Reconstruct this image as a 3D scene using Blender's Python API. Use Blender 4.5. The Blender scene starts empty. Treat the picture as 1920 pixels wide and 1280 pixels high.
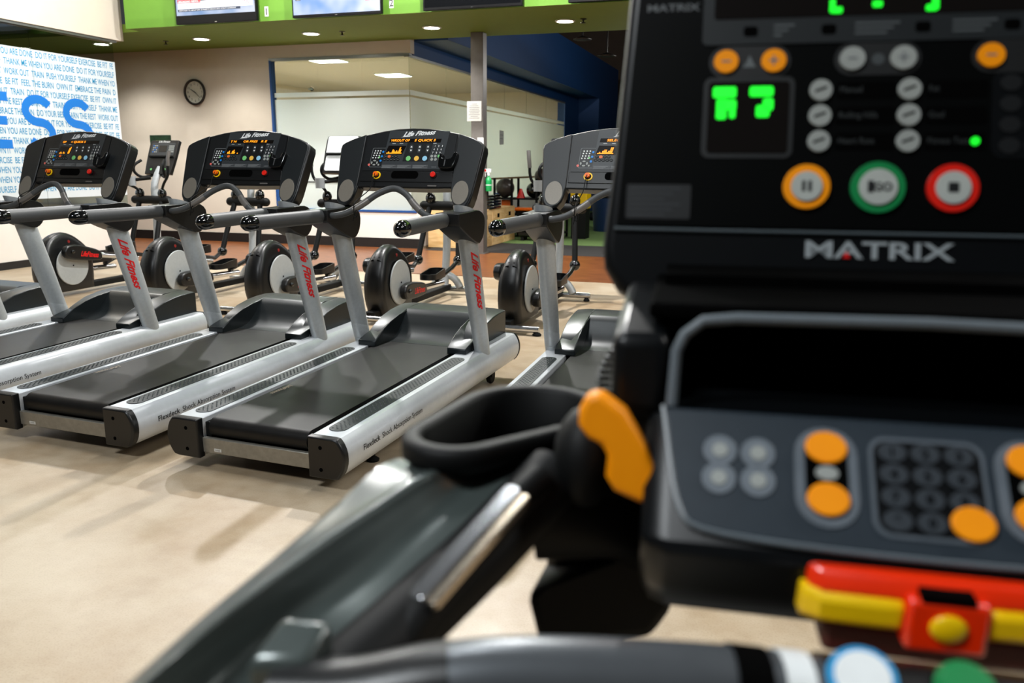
import bpy, bmesh, math, random
from math import sin, cos, radians, pi, sqrt, atan2
from mathutils import Vector, Matrix
random.seed(7)
SC = bpy.context.scene
COL = SC.collection
DEG = pi / 180

# ------------------------------------------------------------------ materials
def lin(c):
    return tuple(((v / 255) / 12.92 if v / 255 <= 0.04045 else ((v / 255 + 0.055) / 1.055) ** 2.4) for v in c)

def mat(name, rgb, rough=0.5, metal=0.0, var=0.04, scale=40, bump=0.0, spec=0.5, coat=0.0, stretch=None):
    m = bpy.data.materials.new(name); m.use_nodes = True
    nt = m.node_tree; b = nt.nodes['Principled BSDF']
    c = lin(rgb)
    tc = nt.nodes.new('ShaderNodeTexCoord'); mp = nt.nodes.new('ShaderNodeMapping')
    if stretch: mp.inputs['Scale'].default_value = stretch
    nz = nt.nodes.new('ShaderNodeTexNoise'); nz.inputs['Scale'].default_value = scale; nz.inputs['Detail'].default_value = 4
    nt.links.new(tc.outputs['Object'], mp.inputs['Vector']); nt.links.new(mp.outputs['Vector'], nz.inputs['Vector'])
    rp = nt.nodes.new('ShaderNodeValToRGB')
    rp.color_ramp.elements[0].position = 0.3; rp.color_ramp.elements[1].position = 0.7
    rp.color_ramp.elements[0].color = tuple(max(0, v * (1 - var)) for v in c) + (1,)
    rp.color_ramp.elements[1].color = tuple(min(1, v * (1 + var)) for v in c) + (1,)
    nt.links.new(nz.outputs['Fac'], rp.inputs['Fac']); nt.links.new(rp.outputs['Color'], b.inputs['Base Color'])
    b.inputs['Roughness'].default_value = rough; b.inputs['Metallic'].default_value = metal
    b.inputs['Specular IOR Level'].default_value = spec
    if coat: b.inputs['Coat Weight'].default_value = coat; b.inputs['Coat Roughness'].default_value = 0.08
    if bump:
        bp = nt.nodes.new('ShaderNodeBump'); bp.inputs['Strength'].default_value = bump; bp.inputs['Distance'].default_value = 0.002
        nt.links.new(nz.outputs['Fac'], bp.inputs['Height']); nt.links.new(bp.outputs['Normal'], b.inputs['Normal'])
    return m

def emit(name, rgb, strength):
    m = bpy.data.materials.new(name); m.use_nodes = True
    nt = m.node_tree; b = nt.nodes['Principled BSDF']
    b.inputs['Base Color'].default_value = tuple(v * 0.3 for v in lin(rgb)) + (1,)
    b.inputs['Emission Color'].default_value = lin(rgb) + (1,)
    b.inputs['Emission Strength'].default_value = strength
    return m

def glassmat(name, tint, refl_rough=0.02, base_refl=0.04):
    m = bpy.data.materials.new(name); m.use_nodes = True
    nt = m.node_tree; nt.nodes.clear()
    out = nt.nodes.new('ShaderNodeOutputMaterial'); mix = nt.nodes.new('ShaderNodeMixShader')
    tr = nt.nodes.new('ShaderNodeBsdfTransparent'); gl = nt.nodes.new('ShaderNodeBsdfGlossy')
    lw = nt.nodes.new('ShaderNodeFresnel'); ge = nt.nodes.new('ShaderNodeNewGeometry'); mr = nt.nodes.new('ShaderNodeMapRange')
    mr.inputs['To Min'].default_value = 1.45; mr.inputs['To Max'].default_value = 1 / 1.45
    nt.links.new(ge.outputs['Backfacing'], mr.inputs['Value']); nt.links.new(mr.outputs['Result'], lw.inputs['IOR'])
    tr.inputs['Color'].default_value = lin(tint) + (1,); gl.inputs['Roughness'].default_value = refl_rough
    nt.links.new(lw.outputs['Fac'], mix.inputs['Fac']); nt.links.new(tr.outputs[0], mix.inputs[1]); nt.links.new(gl.outputs[0], mix.inputs[2])
    nt.links.new(mix.outputs[0], out.inputs['Surface'])
    return m

def frostmat(name, rgb, trans=0.6):
    m = bpy.data.materials.new(name); m.use_nodes = True
    nt = m.node_tree; b = nt.nodes['Principled BSDF']; out = nt.nodes['Material Output']
    b.inputs['Base Color'].default_value = lin(rgb) + (1,); b.inputs['Roughness'].default_value = 0.35
    t = nt.nodes.new('ShaderNodeBsdfTranslucent'); t.inputs['Color'].default_value = lin(rgb) + (1,)
    mx = nt.nodes.new('ShaderNodeMixShader'); mx.inputs['Fac'].default_value = trans
    nt.links.new(b.outputs[0], mx.inputs[1]); nt.links.new(t.outputs[0], mx.inputs[2]); nt.links.new(mx.outputs[0], out.inputs['Surface'])
    return m

def floormat():
    m = bpy.data.materials.new('polished_concrete'); m.use_nodes = True
    nt = m.node_tree; b = nt.nodes['Principled BSDF']; L = nt.links.new
    tc = nt.nodes.new('ShaderNodeTexCoord')
    n1 = nt.nodes.new('ShaderNodeTexNoise'); n1.inputs['Scale'].default_value = 0.9; n1.inputs['Detail'].default_value = 7; n1.inputs['Roughness'].default_value = 0.62
    n2 = nt.nodes.new('ShaderNodeTexNoise'); n2.inputs['Scale'].default_value = 9; n2.inputs['Detail'].default_value = 8
    n3 = nt.nodes.new('ShaderNodeTexNoise'); n3.inputs['Scale'].default_value = 160; n3.inputs['Detail'].default_value = 3
    for n in (n1, n2, n3): L(tc.outputs['Object'], n.inputs['Vector'])
    r1 = nt.nodes.new('ShaderNodeValToRGB'); e = r1.color_ramp.elements
    e[0].position = 0.36; e[0].color = lin((160, 136, 106)) + (1,)
    e[1].position = 0.62; e[1].color = lin((188, 173, 150)) + (1,)
    L(n1.outputs['Fac'], r1.inputs['Fac'])
    r2 = nt.nodes.new('ShaderNodeValToRGB'); e = r2.color_ramp.elements
    e[0].position = 0.3; e[0].color = (0.86, 0.83, 0.79, 1); e[1].position = 0.55; e[1].color = (1, 1, 1, 1)
    L(n2.outputs['Fac'], r2.inputs['Fac'])
    mx = nt.nodes.new('ShaderNodeMix'); mx.data_type = 'RGBA'; mx.blend_type = 'MULTIPLY'; mx.inputs['Factor'].default_value = 0.8
    L(r1.outputs['Color'], mx.inputs['A']); L(r2.outputs['Color'], mx.inputs['B'])
    r3 = nt.nodes.new('ShaderNodeValToRGB'); e = r3.color_ramp.elements
    e[0].position = 0.35; e[0].color = (0.86, 0.84, 0.8, 1); e[1].position = 0.5; e[1].color = (1, 1, 1, 1)
    L(n3.outputs['Fac'], r3.inputs['Fac'])
    m2 = nt.nodes.new('ShaderNodeMix'); m2.data_type = 'RGBA'; m2.blend_type = 'MULTIPLY'; m2.inputs['Factor'].default_value = 0.7
    L(mx.outputs['Result'], m2.inputs['A']); L(r3.outputs['Color'], m2.inputs['B'])
    L(m2.outputs['Result'], b.inputs['Base Color'])
    rr = nt.nodes.new('ShaderNodeMapRange'); rr.inputs['To Min'].default_value = 0.30; rr.inputs['To Max'].default_value = 0.50
    L(n2.outputs['Fac'], rr.inputs['Value']); L(rr.outputs['Result'], b.inputs['Roughness'])
    b.inputs['Specular IOR Level'].default_value = 0.5
    return m

def woodmat(name, a, bcol, scale=(1, 12, 1), rough=0.3):
    m = bpy.data.materials.new(name); m.use_nodes = True
    nt = m.node_tree; b = nt.nodes['Principled BSDF']; L = nt.links.new
    tc = nt.nodes.new('ShaderNodeTexCoord'); mp = nt.nodes.new('ShaderNodeMapping'); mp.inputs['Scale'].default_value = scale
    n = nt.nodes.new('ShaderNodeTexNoise'); n.inputs['Scale'].default_value = 2.2; n.inputs['Detail'].default_value = 8; n.inputs['Distortion'].default_value = 0.6
    L(tc.outputs['Object'], mp.inputs['Vector']); L(mp.outputs['Vector'], n.inputs['Vector'])
    r = nt.nodes.new('ShaderNodeValToRGB'); e = r.color_ramp.elements
    e[0].position = 0.35; e[0].color = lin(a) + (1,); e[1].position = 0.65; e[1].color = lin(bcol) + (1,)
    L(n.outputs['Fac'], r.inputs['Fac']); L(r.outputs['Color'], b.inputs['Base Color']); b.inputs['Roughness'].default_value = rough
    return m

M = {}
M['floor'] = floormat()
M['wood'] = woodmat('red_wood_floor', (98, 56, 30), (142, 84, 44), (2, 14, 1), 0.3)
M['turf'] = mat('green_turf', (96, 124, 66), 0.95, var=0.35, scale=90, bump=0.6)
M['mat_rubber'] = mat('black_rubber_mat', (38, 36, 35), 0.9, var=0.3, scale=120)
M['beige'] = mat('beige_wall_paint', (206, 197, 182), 0.75, var=0.02, scale=6)
M['white_wall'] = mat('white_wall_paint', (232, 226, 218), 0.6, var=0.015, scale=5)
M['green'] = mat('lime_green_paint', (92, 138, 38), 0.7, var=0.03, scale=8)
M['green_dark'] = mat('olive_green_paint', (98, 122, 30), 0.7, var=0.03, scale=8)
M['blue'] = mat('royal_blue_paint', (0, 54, 104), 0.6, var=0.03, scale=8)
M['dark'] = mat('dark_brown_paint', (52, 40, 30), 0.9, var=0.1, scale=4)
M['black_ceiling'] = mat('black_open_ceiling', (22, 20, 18), 0.95, var=0.1, scale=3)
M['steel'] = mat('grey_steel_paint', (112, 108, 104), 0.38, 0.35, var=0.06, scale=14)
M['base_black'] = mat('black_baseboard_vinyl', (20, 18, 17), 0.5)
M['frame'] = mat('brushed_aluminium_frame', (128, 130, 128), 0.35, 0.7)
M['bluetrim'] = mat('blue_trim_paint', (14, 68, 132), 0.5)
M['glass'] = glassmat('clear_partition_glass', (226, 234, 230))
M['frost'] = frostmat('frosted_glass_film', (224, 228, 228))
M['frost_side'] = frostmat('frosted_green_glass_film', (224, 226, 222))
M['film'] = mat('white_window_vinyl', (206, 215, 219), 0.45, var=0.01)
M['vinyl_blue'] = mat('blue_vinyl_letters', (0, 112, 200), 0.6, var=0.01)
M['vinyl_cyan'] = mat('cyan_vinyl_letters', (0, 134, 182), 0.6, var=0.01)
M['ceil_white'] = mat('white_ceiling_tile', (176, 173, 168), 0.85, var=0.03, scale=20)
M['tan'] = mat('tan_rail_wood', (150, 122, 88), 0.5)
M['silver'] = mat('silver_paint', (204, 208, 212), 0.32, 0.15, var=0.03, scale=30, coat=0.25)
M['post'] = mat('silver_grey_post_paint', (182, 187, 189), 0.36, 0.2, var=0.05, scale=60)
M['black'] = mat('black_plastic', (7, 8, 9), 0.36, var=0.1, scale=150, bump=0.04)
M['blackmat'] = mat('matte_black_plastic', (4, 5, 5), 0.6, var=0.1, scale=100, spec=0.25)
M['void'] = mat('plastic_and_shade_black', (2, 2, 2), 0.8, var=0.0, spec=0.03)  # near-black without sheen, also paints the deep shade of the console pocket
M['gloss'] = mat('glossy_black_plastic', (5, 6, 6), 0.12, var=0.0, coat=0.5)
M['charcoal'] = mat('charcoal_console_plastic', (19, 23, 25), 0.42, var=0.12, scale=200, bump=0.05)
M['panel'] = mat('slate_overlay', (46, 50, 53), 0.38, var=0.03, scale=60)
M['panel_dk'] = mat('dark_overlay', (18, 20, 22), 0.35, var=0.03, scale=60)
M['cover'] = mat('gunmetal_plastic_cover', (27, 33, 35), 0.33, 0.25, var=0.08, scale=90)
M['belt'] = mat('black_running_belt', (13, 12, 11), 0.46, var=0.45, spec=0.3, scale=3, stretch=(6, 1, 6), bump=0.03)
M['strip'] = mat('dark_rubber_tread', (34, 40, 42), 0.45, var=0.1, scale=60)
M['grip'] = mat('grey_rubber_grip', (62, 64, 65), 0.5, var=0.08, scale=150, bump=0.05)
M['speaker'] = mat('taupe_metal_mesh', (122, 116, 106), 0.4, 0.2, var=0.12, scale=400, bump=0.15)
M['rawsteel'] = mat('galvanised_crossbar', (140, 136, 126), 0.4, 0.5, var=0.1, scale=50)
M['chrome'] = mat('bright_metal', (210, 212, 214), 0.18, 0.95, var=0.02)
M['red_ink'] = mat('red_lettering', (226, 16, 18), 0.45, var=0.0)
M['black_ink'] = mat('black_lettering', (16, 18, 20), 0.5, var=0.0)
M['grey_ink'] = mat('grey_lettering', (112, 116, 118), 0.5, var=0.0)
M['white_ink'] = mat('white_lettering', (232, 234, 234), 0.45, var=0.0)
M['led_black'] = mat('dark_display_window', (14, 10, 8), 0.2, var=0.0)
M['led'] = emit('orange_led', (255, 146, 20), 1.6)
M['green_led'] = emit('green_led', (20, 235, 40), 1.3)
M['orange'] = mat('orange_plastic', (255, 152, 4), 0.45, var=0.03, spec=0.25)
M['orange_hot'] = mat('deep_orange_plastic', (250, 110, 8), 0.35, var=0.03)
M['yellow'] = mat('yellow_plastic', (255, 206, 6), 0.35, var=0.03)
M['red'] = mat('red_plastic', (222, 30, 16), 0.3, var=0.03)
M['redorange'] = mat('signal_red_plastic', (250, 48, 0), 0.3, var=0.03, coat=0.4)
M['btn_green'] = mat('green_button', (120, 200, 120), 0.4)
M['btn_yellow'] = mat('amber_button', (240, 190, 80), 0.4)
M['btn_blue'] = mat('pale_blue_button', (150, 205, 235), 0.4)
M['btn_grey'] = mat('grey_button', (150, 154, 150), 0.45)
M['ring_green'] = mat('green_ring', (6, 128, 66), 0.4)
M['white_pl'] = mat('white_plastic', (226, 230, 230), 0.35)
M['paper'] = mat('white_paper', (206, 206, 202), 0.7, var=0.01)
M['ply'] = woodmat('pine_plywood', (214, 168, 106), (242, 206, 150), (1, 1, 7), 0.55)
M['mgrey'] = mat('grey_green_metallic', (74, 82, 80), 0.3, 0.3, var=0.05, scale=40, coat=0.3)
M['mface'] = mat('black_console_overlay', (3, 4, 4), 0.38, var=0.04, scale=60, spec=0.12)
M['mframe'] = mat('slate_console_shell', (8, 10, 12), 0.35, var=0.06, scale=80, spec=0.25)
M['mkey'] = mat('slate_keypad_overlay', (40, 49, 57), 0.36, var=0.05, scale=70)
M['mrim'] = mat('light_slate_edge', (96, 104, 110), 0.4, var=0.05)
M['screen_off'] = mat('dark_screen_glass', (10, 11, 13), 0.12, var=0.0)
M['clock_face'] = mat('aged_clock_face', (196, 196, 182), 0.5)
M['tv_black'] = mat('black_tv_plastic', (5, 5, 6), 0.45, var=0.0, spec=0.15)
M['gunmetal'] = mat('dark_metal_ring', (58, 56, 54), 0.35, 0.6)

# ------------------------------------------------------------------ mesh builder
class MB:
    def __init__(s): s.v = []; s.f = []; s.mi = []
    def add(s, vs, fs, mi=0):
        o = len(s.v); s.v += [tuple(v) for v in vs]
        for f in fs: s.f.append(tuple(i + o for i in f)); s.mi.append(mi)
        return s
    def box(s, c, d, rot=None, mi=0):
        x, y, z = d[0] / 2, d[1] / 2, d[2] / 2
        vs = [Vector((a, b, e)) for e in (-z, z) for a, b in ((-x, -y), (x, -y), (x, y), (-x, y))]
        if rot is not None: vs = [rot @ v for v in vs]
        vs = [v + Vector(c) for v in vs]
        return s.add(vs, [(3, 2, 1, 0), (4, 5, 6, 7), (0, 1, 5, 4), (1, 2, 6, 5), (2, 3, 7, 6), (3, 0, 4, 7)], mi)
    def bb(s, x0, x1, y0, y1, z0, z1, mi=0):
        return s.box(((x0 + x1) / 2, (y0 + y1) / 2, (z0 + z1) / 2), (abs(x1 - x0), abs(y1 - y0), abs(z1 - z0)), None, mi)
    def prism(s, pts, fn, h0, h1, mi=0):
        n = len(pts)
        vs = [fn(a, b, h0) for a, b in pts] + [fn(a, b, h1) for a, b in pts]
        fs = [tuple(range(n))[::-1], tuple(range(n, 2 * n))] + [(i, (i + 1) % n, n + (i + 1) % n, n + i) for i in range(n)]
        return s.add(vs, fs, mi)
    def loft(s, rings, cap=True, mi=0):
        n = len(rings[0]); vs = [p for r in rings for p in r]; fs = []
        for k in range(len(rings) - 1):
            for i in range(n):
                j = (i + 1) % n; fs.append((k * n + i, k * n + j, (k + 1) * n + j, (k + 1) * n + i))
        if cap: fs += [tuple(range(n))[::-1], tuple(range((len(rings) - 1) * n, len(rings) * n))]
        return s.add(vs, fs, mi)
    def tube(s, path, r, n=14, ry=None, mi=0, smooth=0):
        P = [Vector(p) for p in path]
        if smooth: P = spline(P, smooth)
        m = len(P); rings = []
        R = r if isinstance(r, (list, tuple)) else [r] * m
        if len(R) != m: R = [R[min(len(R) - 1, int(i * len(R) / m))] for i in range(m)]
        up = None
        for i in range(m):
            t = (P[min(i + 1, m - 1)] - P[max(i - 1, 0)]).normalized()
            if up is None:
                a = Vector((0, 0, 1)) if abs(t.z) < 0.9 else Vector((0, 1, 0))
            else: a = up
            u = (a - t * a.dot(t)).normalized(); w = t.cross(u); up = u
            k = (ry / r if ry and not isinstance(r, (list, tuple)) else 1)
            rings.append([P[i] + w * (R[i] * cos(2 * pi * q / n)) + u * (R[i] * k * sin(2 * pi * q / n)) for q in range(n)])
        return s.loft(rings, True, mi)
    def lathe(s, prof, c, axis='z', n=24, mi=0):
        rings = []
        for r, h in prof:
            ring = []
            for q in range(n):
                a = 2 * pi * q / n; x, y = max(r, 1e-5) * cos(a), max(r, 1e-5) * sin(a)
                p = {'z': (x, y, h), 'x': (h, x, y), 'y': (y, h, x)}[axis]
                ring.append(Vector(p) + Vector(c))
            rings.append(ring)
        return s.loft(rings, True, mi)
    def ball(s, c, r, n=18, m=12, mi=0):
        r = (r, r, r) if not isinstance(r, (list, tuple)) else r
        rings = []
        for k in range(m + 1):
            ph = -pi / 2 + pi * k / m; cr = max(cos(ph), 1e-4)
            rings.append([(c[0] + r[0] * cr * cos(2 * pi * q / n), c[1] + r[1] * cr * sin(2 * pi * q / n), c[2] + r[2] * sin(ph)) for q in range(n)])
        return s.loft(rings, True, mi)
    def quad(s, pts, mi=0): return s.add(pts, [tuple(range(len(pts)))], mi)
    def text(s, body, size, fn, align='LEFT', sx=1.0, shear=0.0, bold=0.0, h=0.0, mi=0, width=None, sub=0):
        cu = bpy.data.curves.new('lettering_curve', 'FONT'); cu.body = body; cu.size = 1.0
        cu.align_x = 'LEFT'; cu.shear = shear; cu.offset = bold; cu.resolution_u = 3
        ob = bpy.data.objects.new('lettering_curve', cu); COL.objects.link(ob)
        dg = bpy.context.evaluated_depsgraph_get()
        me = bpy.data.meshes.new_from_object(ob.evaluated_get(dg))
        if sub:
            bm = bmesh.new(); bm.from_mesh(me)
            for _ in range(sub):
                bmesh.ops.triangulate(bm, faces=bm.faces)
                le = [e for e in bm.edges if e.calc_length() > 0.16]
                if le: bmesh.ops.subdivide_edges(bm, edges=le, cuts=1)
            bmesh.ops.triangulate(bm, faces=bm.faces); bm.to_mesh(me); bm.free()
        vs = [v.co.copy() for v in me.vertices]; fs = [tuple(p.vertices) for p in me.polygons]
        bpy.data.objects.remove(ob); bpy.data.meshes.remove(me); bpy.data.curves.remove(cu)
        if not vs: return s
        x0 = min(v.x for v in vs); x1 = max(v.x for v in vs)
        k = size / 0.7
        kx = k * sx if width is None else width / (x1 - x0)
        off = {'LEFT': -x0, 'CENTER': -(x0 + x1) / 2, 'RIGHT': -x1}[align]
        return s.add([fn((v.x + off) * kx, v.y * k, h) for v in vs], fs, mi)

def spline(P, k):
    out = []; n = len(P)
    for i in range(n - 1):
        p0, p1, p2, p3 = P[max(i - 1, 0)], P[i], P[i + 1], P[min(i + 2, n - 1)]
        for j in range(k):
            t = j / k
            out.append(0.5 * ((2 * p1) + (p2 - p0) * t + (2 * p0 - 5 * p1 + 4 * p2 - p3) * t * t + (3 * p1 - p0 - 3 * p2 + p3) * t ** 3))
    out.append(P[-1]); return out

def spline2(pts, k):
    return [(v.x, v.y) for v in spline([Vector((a, b, 0)) for a, b in pts], k)]

def rr(cx, cy, w, h, r, n=5, skew=0.0):
    pts = []
    for (sx, sy, a0) in ((1, 1, 0), (-1, 1, 90), (-1, -1, 180), (1, -1, 270)):
        for i in range(n + 1):
            a = radians(a0 + 90 * i / n)
            x = cx + sx * (w / 2 - r) + r * cos(a); y = cy + sy * (h / 2 - r) + r * sin(a)
            pts.append((x + skew * (y - cy), y))
    return pts

def circ(cx, cy, r, ry=None, n=20):
    ry = ry or r
    return [(cx + r * cos(2 * pi * i / n), cy + ry * sin(2 * pi * i / n)) for i in range(n)]

def frame3(o, ux, uy):
    o, ux, uy = Vector(o), Vector(ux).normalized(), Vector(uy).normalized(); n = ux.cross(uy)
    return lambda a, b, h: o + ux * a + uy * b + n * h

def build(name, mb, mats, parent=None, bevel=0.0, seg=2, ang=35, kind=None, label=None, flat=False):
    me = bpy.data.meshes.new(name); me.from_pydata(mb.v, [], mb.f); me.update()
    mats = mats if isinstance(mats, (list, tuple)) else [mats]
    for m in mats: me.materials.append(M[m] if isinstance(m, str) else m)
    for p, i in zip(me.polygons, mb.mi): p.material_index = i
    if not flat:
        bm = bmesh.new(); bm.from_mesh(me); bmesh.ops.recalc_face_normals(bm, faces=bm.faces); bm.to_mesh(me); bm.free()
        me.shade_smooth(); me.set_sharp_from_angle(angle=radians(ang))
    o = bpy.data.objects.new(name, me); COL.objects.link(o)
    if parent: o.parent = parent
    if bevel:
        b = o.modifiers.new('bevel', 'BEVEL'); b.width = bevel; b.segments = seg; b.limit_method = 'ANGLE'; b.angle_limit = radians(40); b.harden_normals = False
    if kind: o['kind'] = kind
    if label: o['label'] = label
    return o

def tag(o, label, cat, group=None):
    o['label'] = label; o['category'] = cat
    if group: o['group'] = group
    return o

def thing(name, label, cat, loc=(0, 0, 0), rz=0.0, group=None):
    o = bpy.data.objects.new(name, None); COL.objects.link(o); o.empty_display_size = 0.2
    o.location = loc; o.rotation_euler = (0, 0, rz)
    return tag(o, label, cat, group)

def kids(o): return [c for c in bpy.data.objects if c.parent == o]
def copy_tree(o, parent=None):
    c = o.copy(); COL.objects.link(c); c.parent = parent
    for ch in kids(o): copy_tree(ch, c)
    return c

ROOM = radians(-17.488)
EU = Vector((cos(ROOM), sin(ROOM), 0)); EV = Vector((-sin(ROOM), cos(ROOM), 0))
def rw(u, v, z=0.0): return EU * u + EV * v + Vector((0, 0, z))
def struct(name, mb, mats, bevel=0.0, **k):
    o = build(name, mb, mats, None, bevel, kind='structure', **k); o.rotation_euler = (0, 0, ROOM); return o
def rthing(name, label, cat, u, v, z=0.0, group=None, rz=0.0): return thing(name, label, cat, rw(u, v, z), ROOM + rz, group)
XZ = lambda a, b, h: Vector((a, -h, b))            # faces -y (towards the viewer side)
def XZat(x, y, z): return lambda a, b, h: Vector((x + a, y - h, z + b))

# ------------------------------------------------------------------ room shell
VB, UL, UC, ZS, VF = 12.47, -9.62, -5.707, 3.339, 10.35
struct('floor', MB().bb(-18, 9, -6, VB, -0.1, 0), 'floor')
struct('floor_wood', MB().bb(-18, 6, 9.56, VB, 0, 0.006), 'wood')
struct('floor_mat', MB().bb(-5.4, 6, 12.27, 13.88, 0.0, 0.008), 'mat_rubber')
struct('floor_turf', MB().bb(-5.7, 6, 13.88, 30, -0.1, 0.01), 'turf')
struct('floor_studio', MB().bb(-14, -5.7, VB, 24, -0.1, 0), mat('pale_studio_floor', (190, 164, 128), 0.4))
struct('wall_back', MB().bb(-18, -8.29, VB, VB + 0.15, 0, ZS).bb(-8.29, -5.66, VB, VB + 0.15, 3.135, ZS + 0.2), 'beige')
struct('wall_knee_back', MB().bb(-8.29, -5.55, VB, VB + 0.12, 0, 0.62), 'white_wall')
struct('baseboard_back', MB().bb(-18, -5.55, VB - 0.015, VB, 0.006, 0.165), 'base_black')
struct('ceiling_soffit', MB().bb(-9.27, 6, VF, VB, ZS, ZS + 0.12).bb(-18, -9.27, 10.62, VB, ZS, ZS + 0.12), 'green_dark')
struct('wall_fascia', MB().bb(-9.30, 6, VF, VF + 0.1, ZS + 0.002, 4.7), 'green')
struct('wall_left_bulkhead', MB().bb(UL - 0.35, UL + 0.02, 2.0, 10.61, 3.21, 5.2), 'beige')
struct('wall_left_knee', MB().bb(UL - 0.12, UL + 0.0, 2.0, 10.46, 0, 0.64), 'white_wall')
struct('baseboard_left', MB().bb(UL, UL + 0.012, 2.0, 10.47, 0, 0.10), 'base_black')
struct('wall_far', MB().bb(-12, 8, 30, 30.2, 0, 7), 'dark')
struct('ceiling', MB().bb(-18, 8, 9.0, 30, 6.6, 6.8), 'black_ceiling')
# studio behind the glass
struct('wall_studio', MB().bb(-13.2, -13.0, VB, 24, 0, 3.5).bb(-13, UC - 0.1, 23.9, 24.1, 0, 3.5), 'beige')
struct('ceiling_studio', MB().bb(-13, UC - 0.02, VB + 0.16, 24, 3.50, 3.58), 'ceil_white')
struct('trim_1', MB().bb(-8.285, -8.245, VB - 0.02, VB + 0.1, 0.60, 3.10).bb(-8.245, -5.60, VB - 0.02, VB + 0.1, 0.60, 0.632), 'bluetrim')
struct('wall_blue', MB().bb(UC - 0.1, UC + 0.02, VB + 0.16, 24.65, 3.115, 3.36).bb(UC - 0.3, -5.07, VB + 0.16, 27.7, 3.335, 4.45)
       .bb(UC - 0.2, UC + 0.02, 22.95, 24.65, 0, 3.115).bb(UC - 0.2, -5.07, 24.65, 27.7, 0, 3.335), 'blue')

def window(name, panes, film_fn=None):
    w = bpy.data.objects.new(name, None); COL.objects.link(w); w.rotation_euler = (0, 0, ROOM); w['kind'] = 'structure'
    for mb in panes: build('pane', mb, 'glass', w)
    return w
# window_1: front partition of the studio ; window_2: its side ; window_3: left wall
us = (-8.245, -7.39, -6.56, UC)
w1 = window('window_1', [MB().bb(us[i] + 0.004, us[i + 1] - 0.004, VB + 0.04, VB + 0.052, 0.632, 3.095) for i in range(3)])
build('frame', MB().bb(-8.29, UC + 0.03, VB - 0.01, VB + 0.1, 3.09, 3.135), 'frame', w1)
build('frosted_film', MB().bb(-8.24, UC - 0.005, VB + 0.034, VB + 0.038, 0.635, 2.465).bb(-8.24, UC - 0.005, VB + 0.034, VB + 0.038, 2.50, 2.575), 'frost', w1)
vs_ = (VB + 0.05, 14.1, 15.8, 17.5, 19.2, 21.0, 22.93)
w2 = window('window_2', [MB().bb(UC - 0.012, UC, vs_[i] + 0.004, vs_[i + 1] - 0.004, 0.632, 3.095) for i in range(6)])
build('frame', MB().bb(UC - 0.06, UC + 0.03, VB - 0.01, 22.95, 3.08, 3.115), 'frame', w2)
build('frosted_film', MB().bb(UC + 0.002, UC + 0.005, VB + 0.06, 22.92, 0.635, 2.465).bb(UC + 0.002, UC + 0.005, VB + 0.06, 22.92, 2.50, 2.575), 'frost_side', w2)
struct('wall_knee_side', MB().bb(UC - 0.12, UC + 0.01, VB + 0.12, 22.95, 0, 0.632), 'white_wall')
struct('trim_2', MB().bb(UC + 0.008, UC + 0.03, VB + 0.3, 22.9, 1.075, 1.115), 'tan')
struct('trim_3', MB().bb(-8.2, UC - 0.05, VB + 0.02, VB + 0.03, 1.075, 1.10), 'frame')
vl = (2.0, 4.6, 6.8, 8.957, 10.45)
w3 = window('window_3', [MB().bb(UL - 0.055, UL - 0.043, vl[i] + 0.003, vl[i + 1] - 0.003, 0.64, 3.18) for i in range(4)])
build('frame', MB().bb(UL - 0.09, UL - 0.01, 2.0, 10.5, 3.175, 3.21), 'frame', w3)
fb = MB()
for i in range(4): fb.bb(UL - 0.042, UL - 0.038, vl[i] + (0.003 if i else 0), vl[i + 1] - 0.003, 0.905, 2.89)
film = build('vinyl_film', fb, 'film', w3)
# lettering on the film: plane facing +u ; reading direction towards +v
FL = lambda a, b, h: Vector((UL - 0.0375 + h, a, b))
rows = [
 'EMBRACE THE PAIN  DO YOUR BEST  WHEN YOU ARE DONE  DO IT FOR YOURSELF EXERCISE  BE FIT  FE',
 'EXERCISE  BE FIT  DO IT FOR YOURSELF  THANK ME WHEN YOU ARE DONE  DO IT FOR YOURSELF',
 'FEEL THE BURN  OWN IT  EMBRACE  OWN IT  WORK OUT  TRAIN  PUSH YOURSELF  THANK ME WHEN YO',
 'DO YOUR BEST  EARN THE REST  EXERCISE  BE FIT  FEEL THE BURN  OWN IT  EMBRACE THE PAIN  D',
 'OWN IT  EMBRACE THE PAIN  WORK OUT  TRAIN  DO IT FOR YOURSELF EXERCISE  BE FIT  OWN IT',
 'BE FIT  FEEL THE BURN  DO YOUR BEST  EARN THE REST  WORK OUT  TRAIN  PUSH YOURSELF  THANK ME',
 'FEEL THE BURN  OWN IT  EMBRACE THE PAIN  DO YOUR BEST  EARN THE REST  WORK OUT',
 'PUSH YOURSELF  THANK ME  WHEN YOU ARE DONE  DO IT FOR YOURSELF EXERCISE  BE FIT  FE']
mbt = MB(); z = 2.785; k = 0
while z > 0.93:
    t = rows[k % 8] if z > 1.3 else rows[(k + 3) % 8]
    mbt.text(t, 0.082, lambda a, b, h, z=z: FL(10.405 + a, z + b, 0.0012), 'RIGHT', width=0.0382 * len(t), bold=0.008); z -= 0.1272; k += 1
build('small_lettering', mbt, 'vinyl_cyan', film, flat=True, label='rows of small cyan workout slogans')

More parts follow.
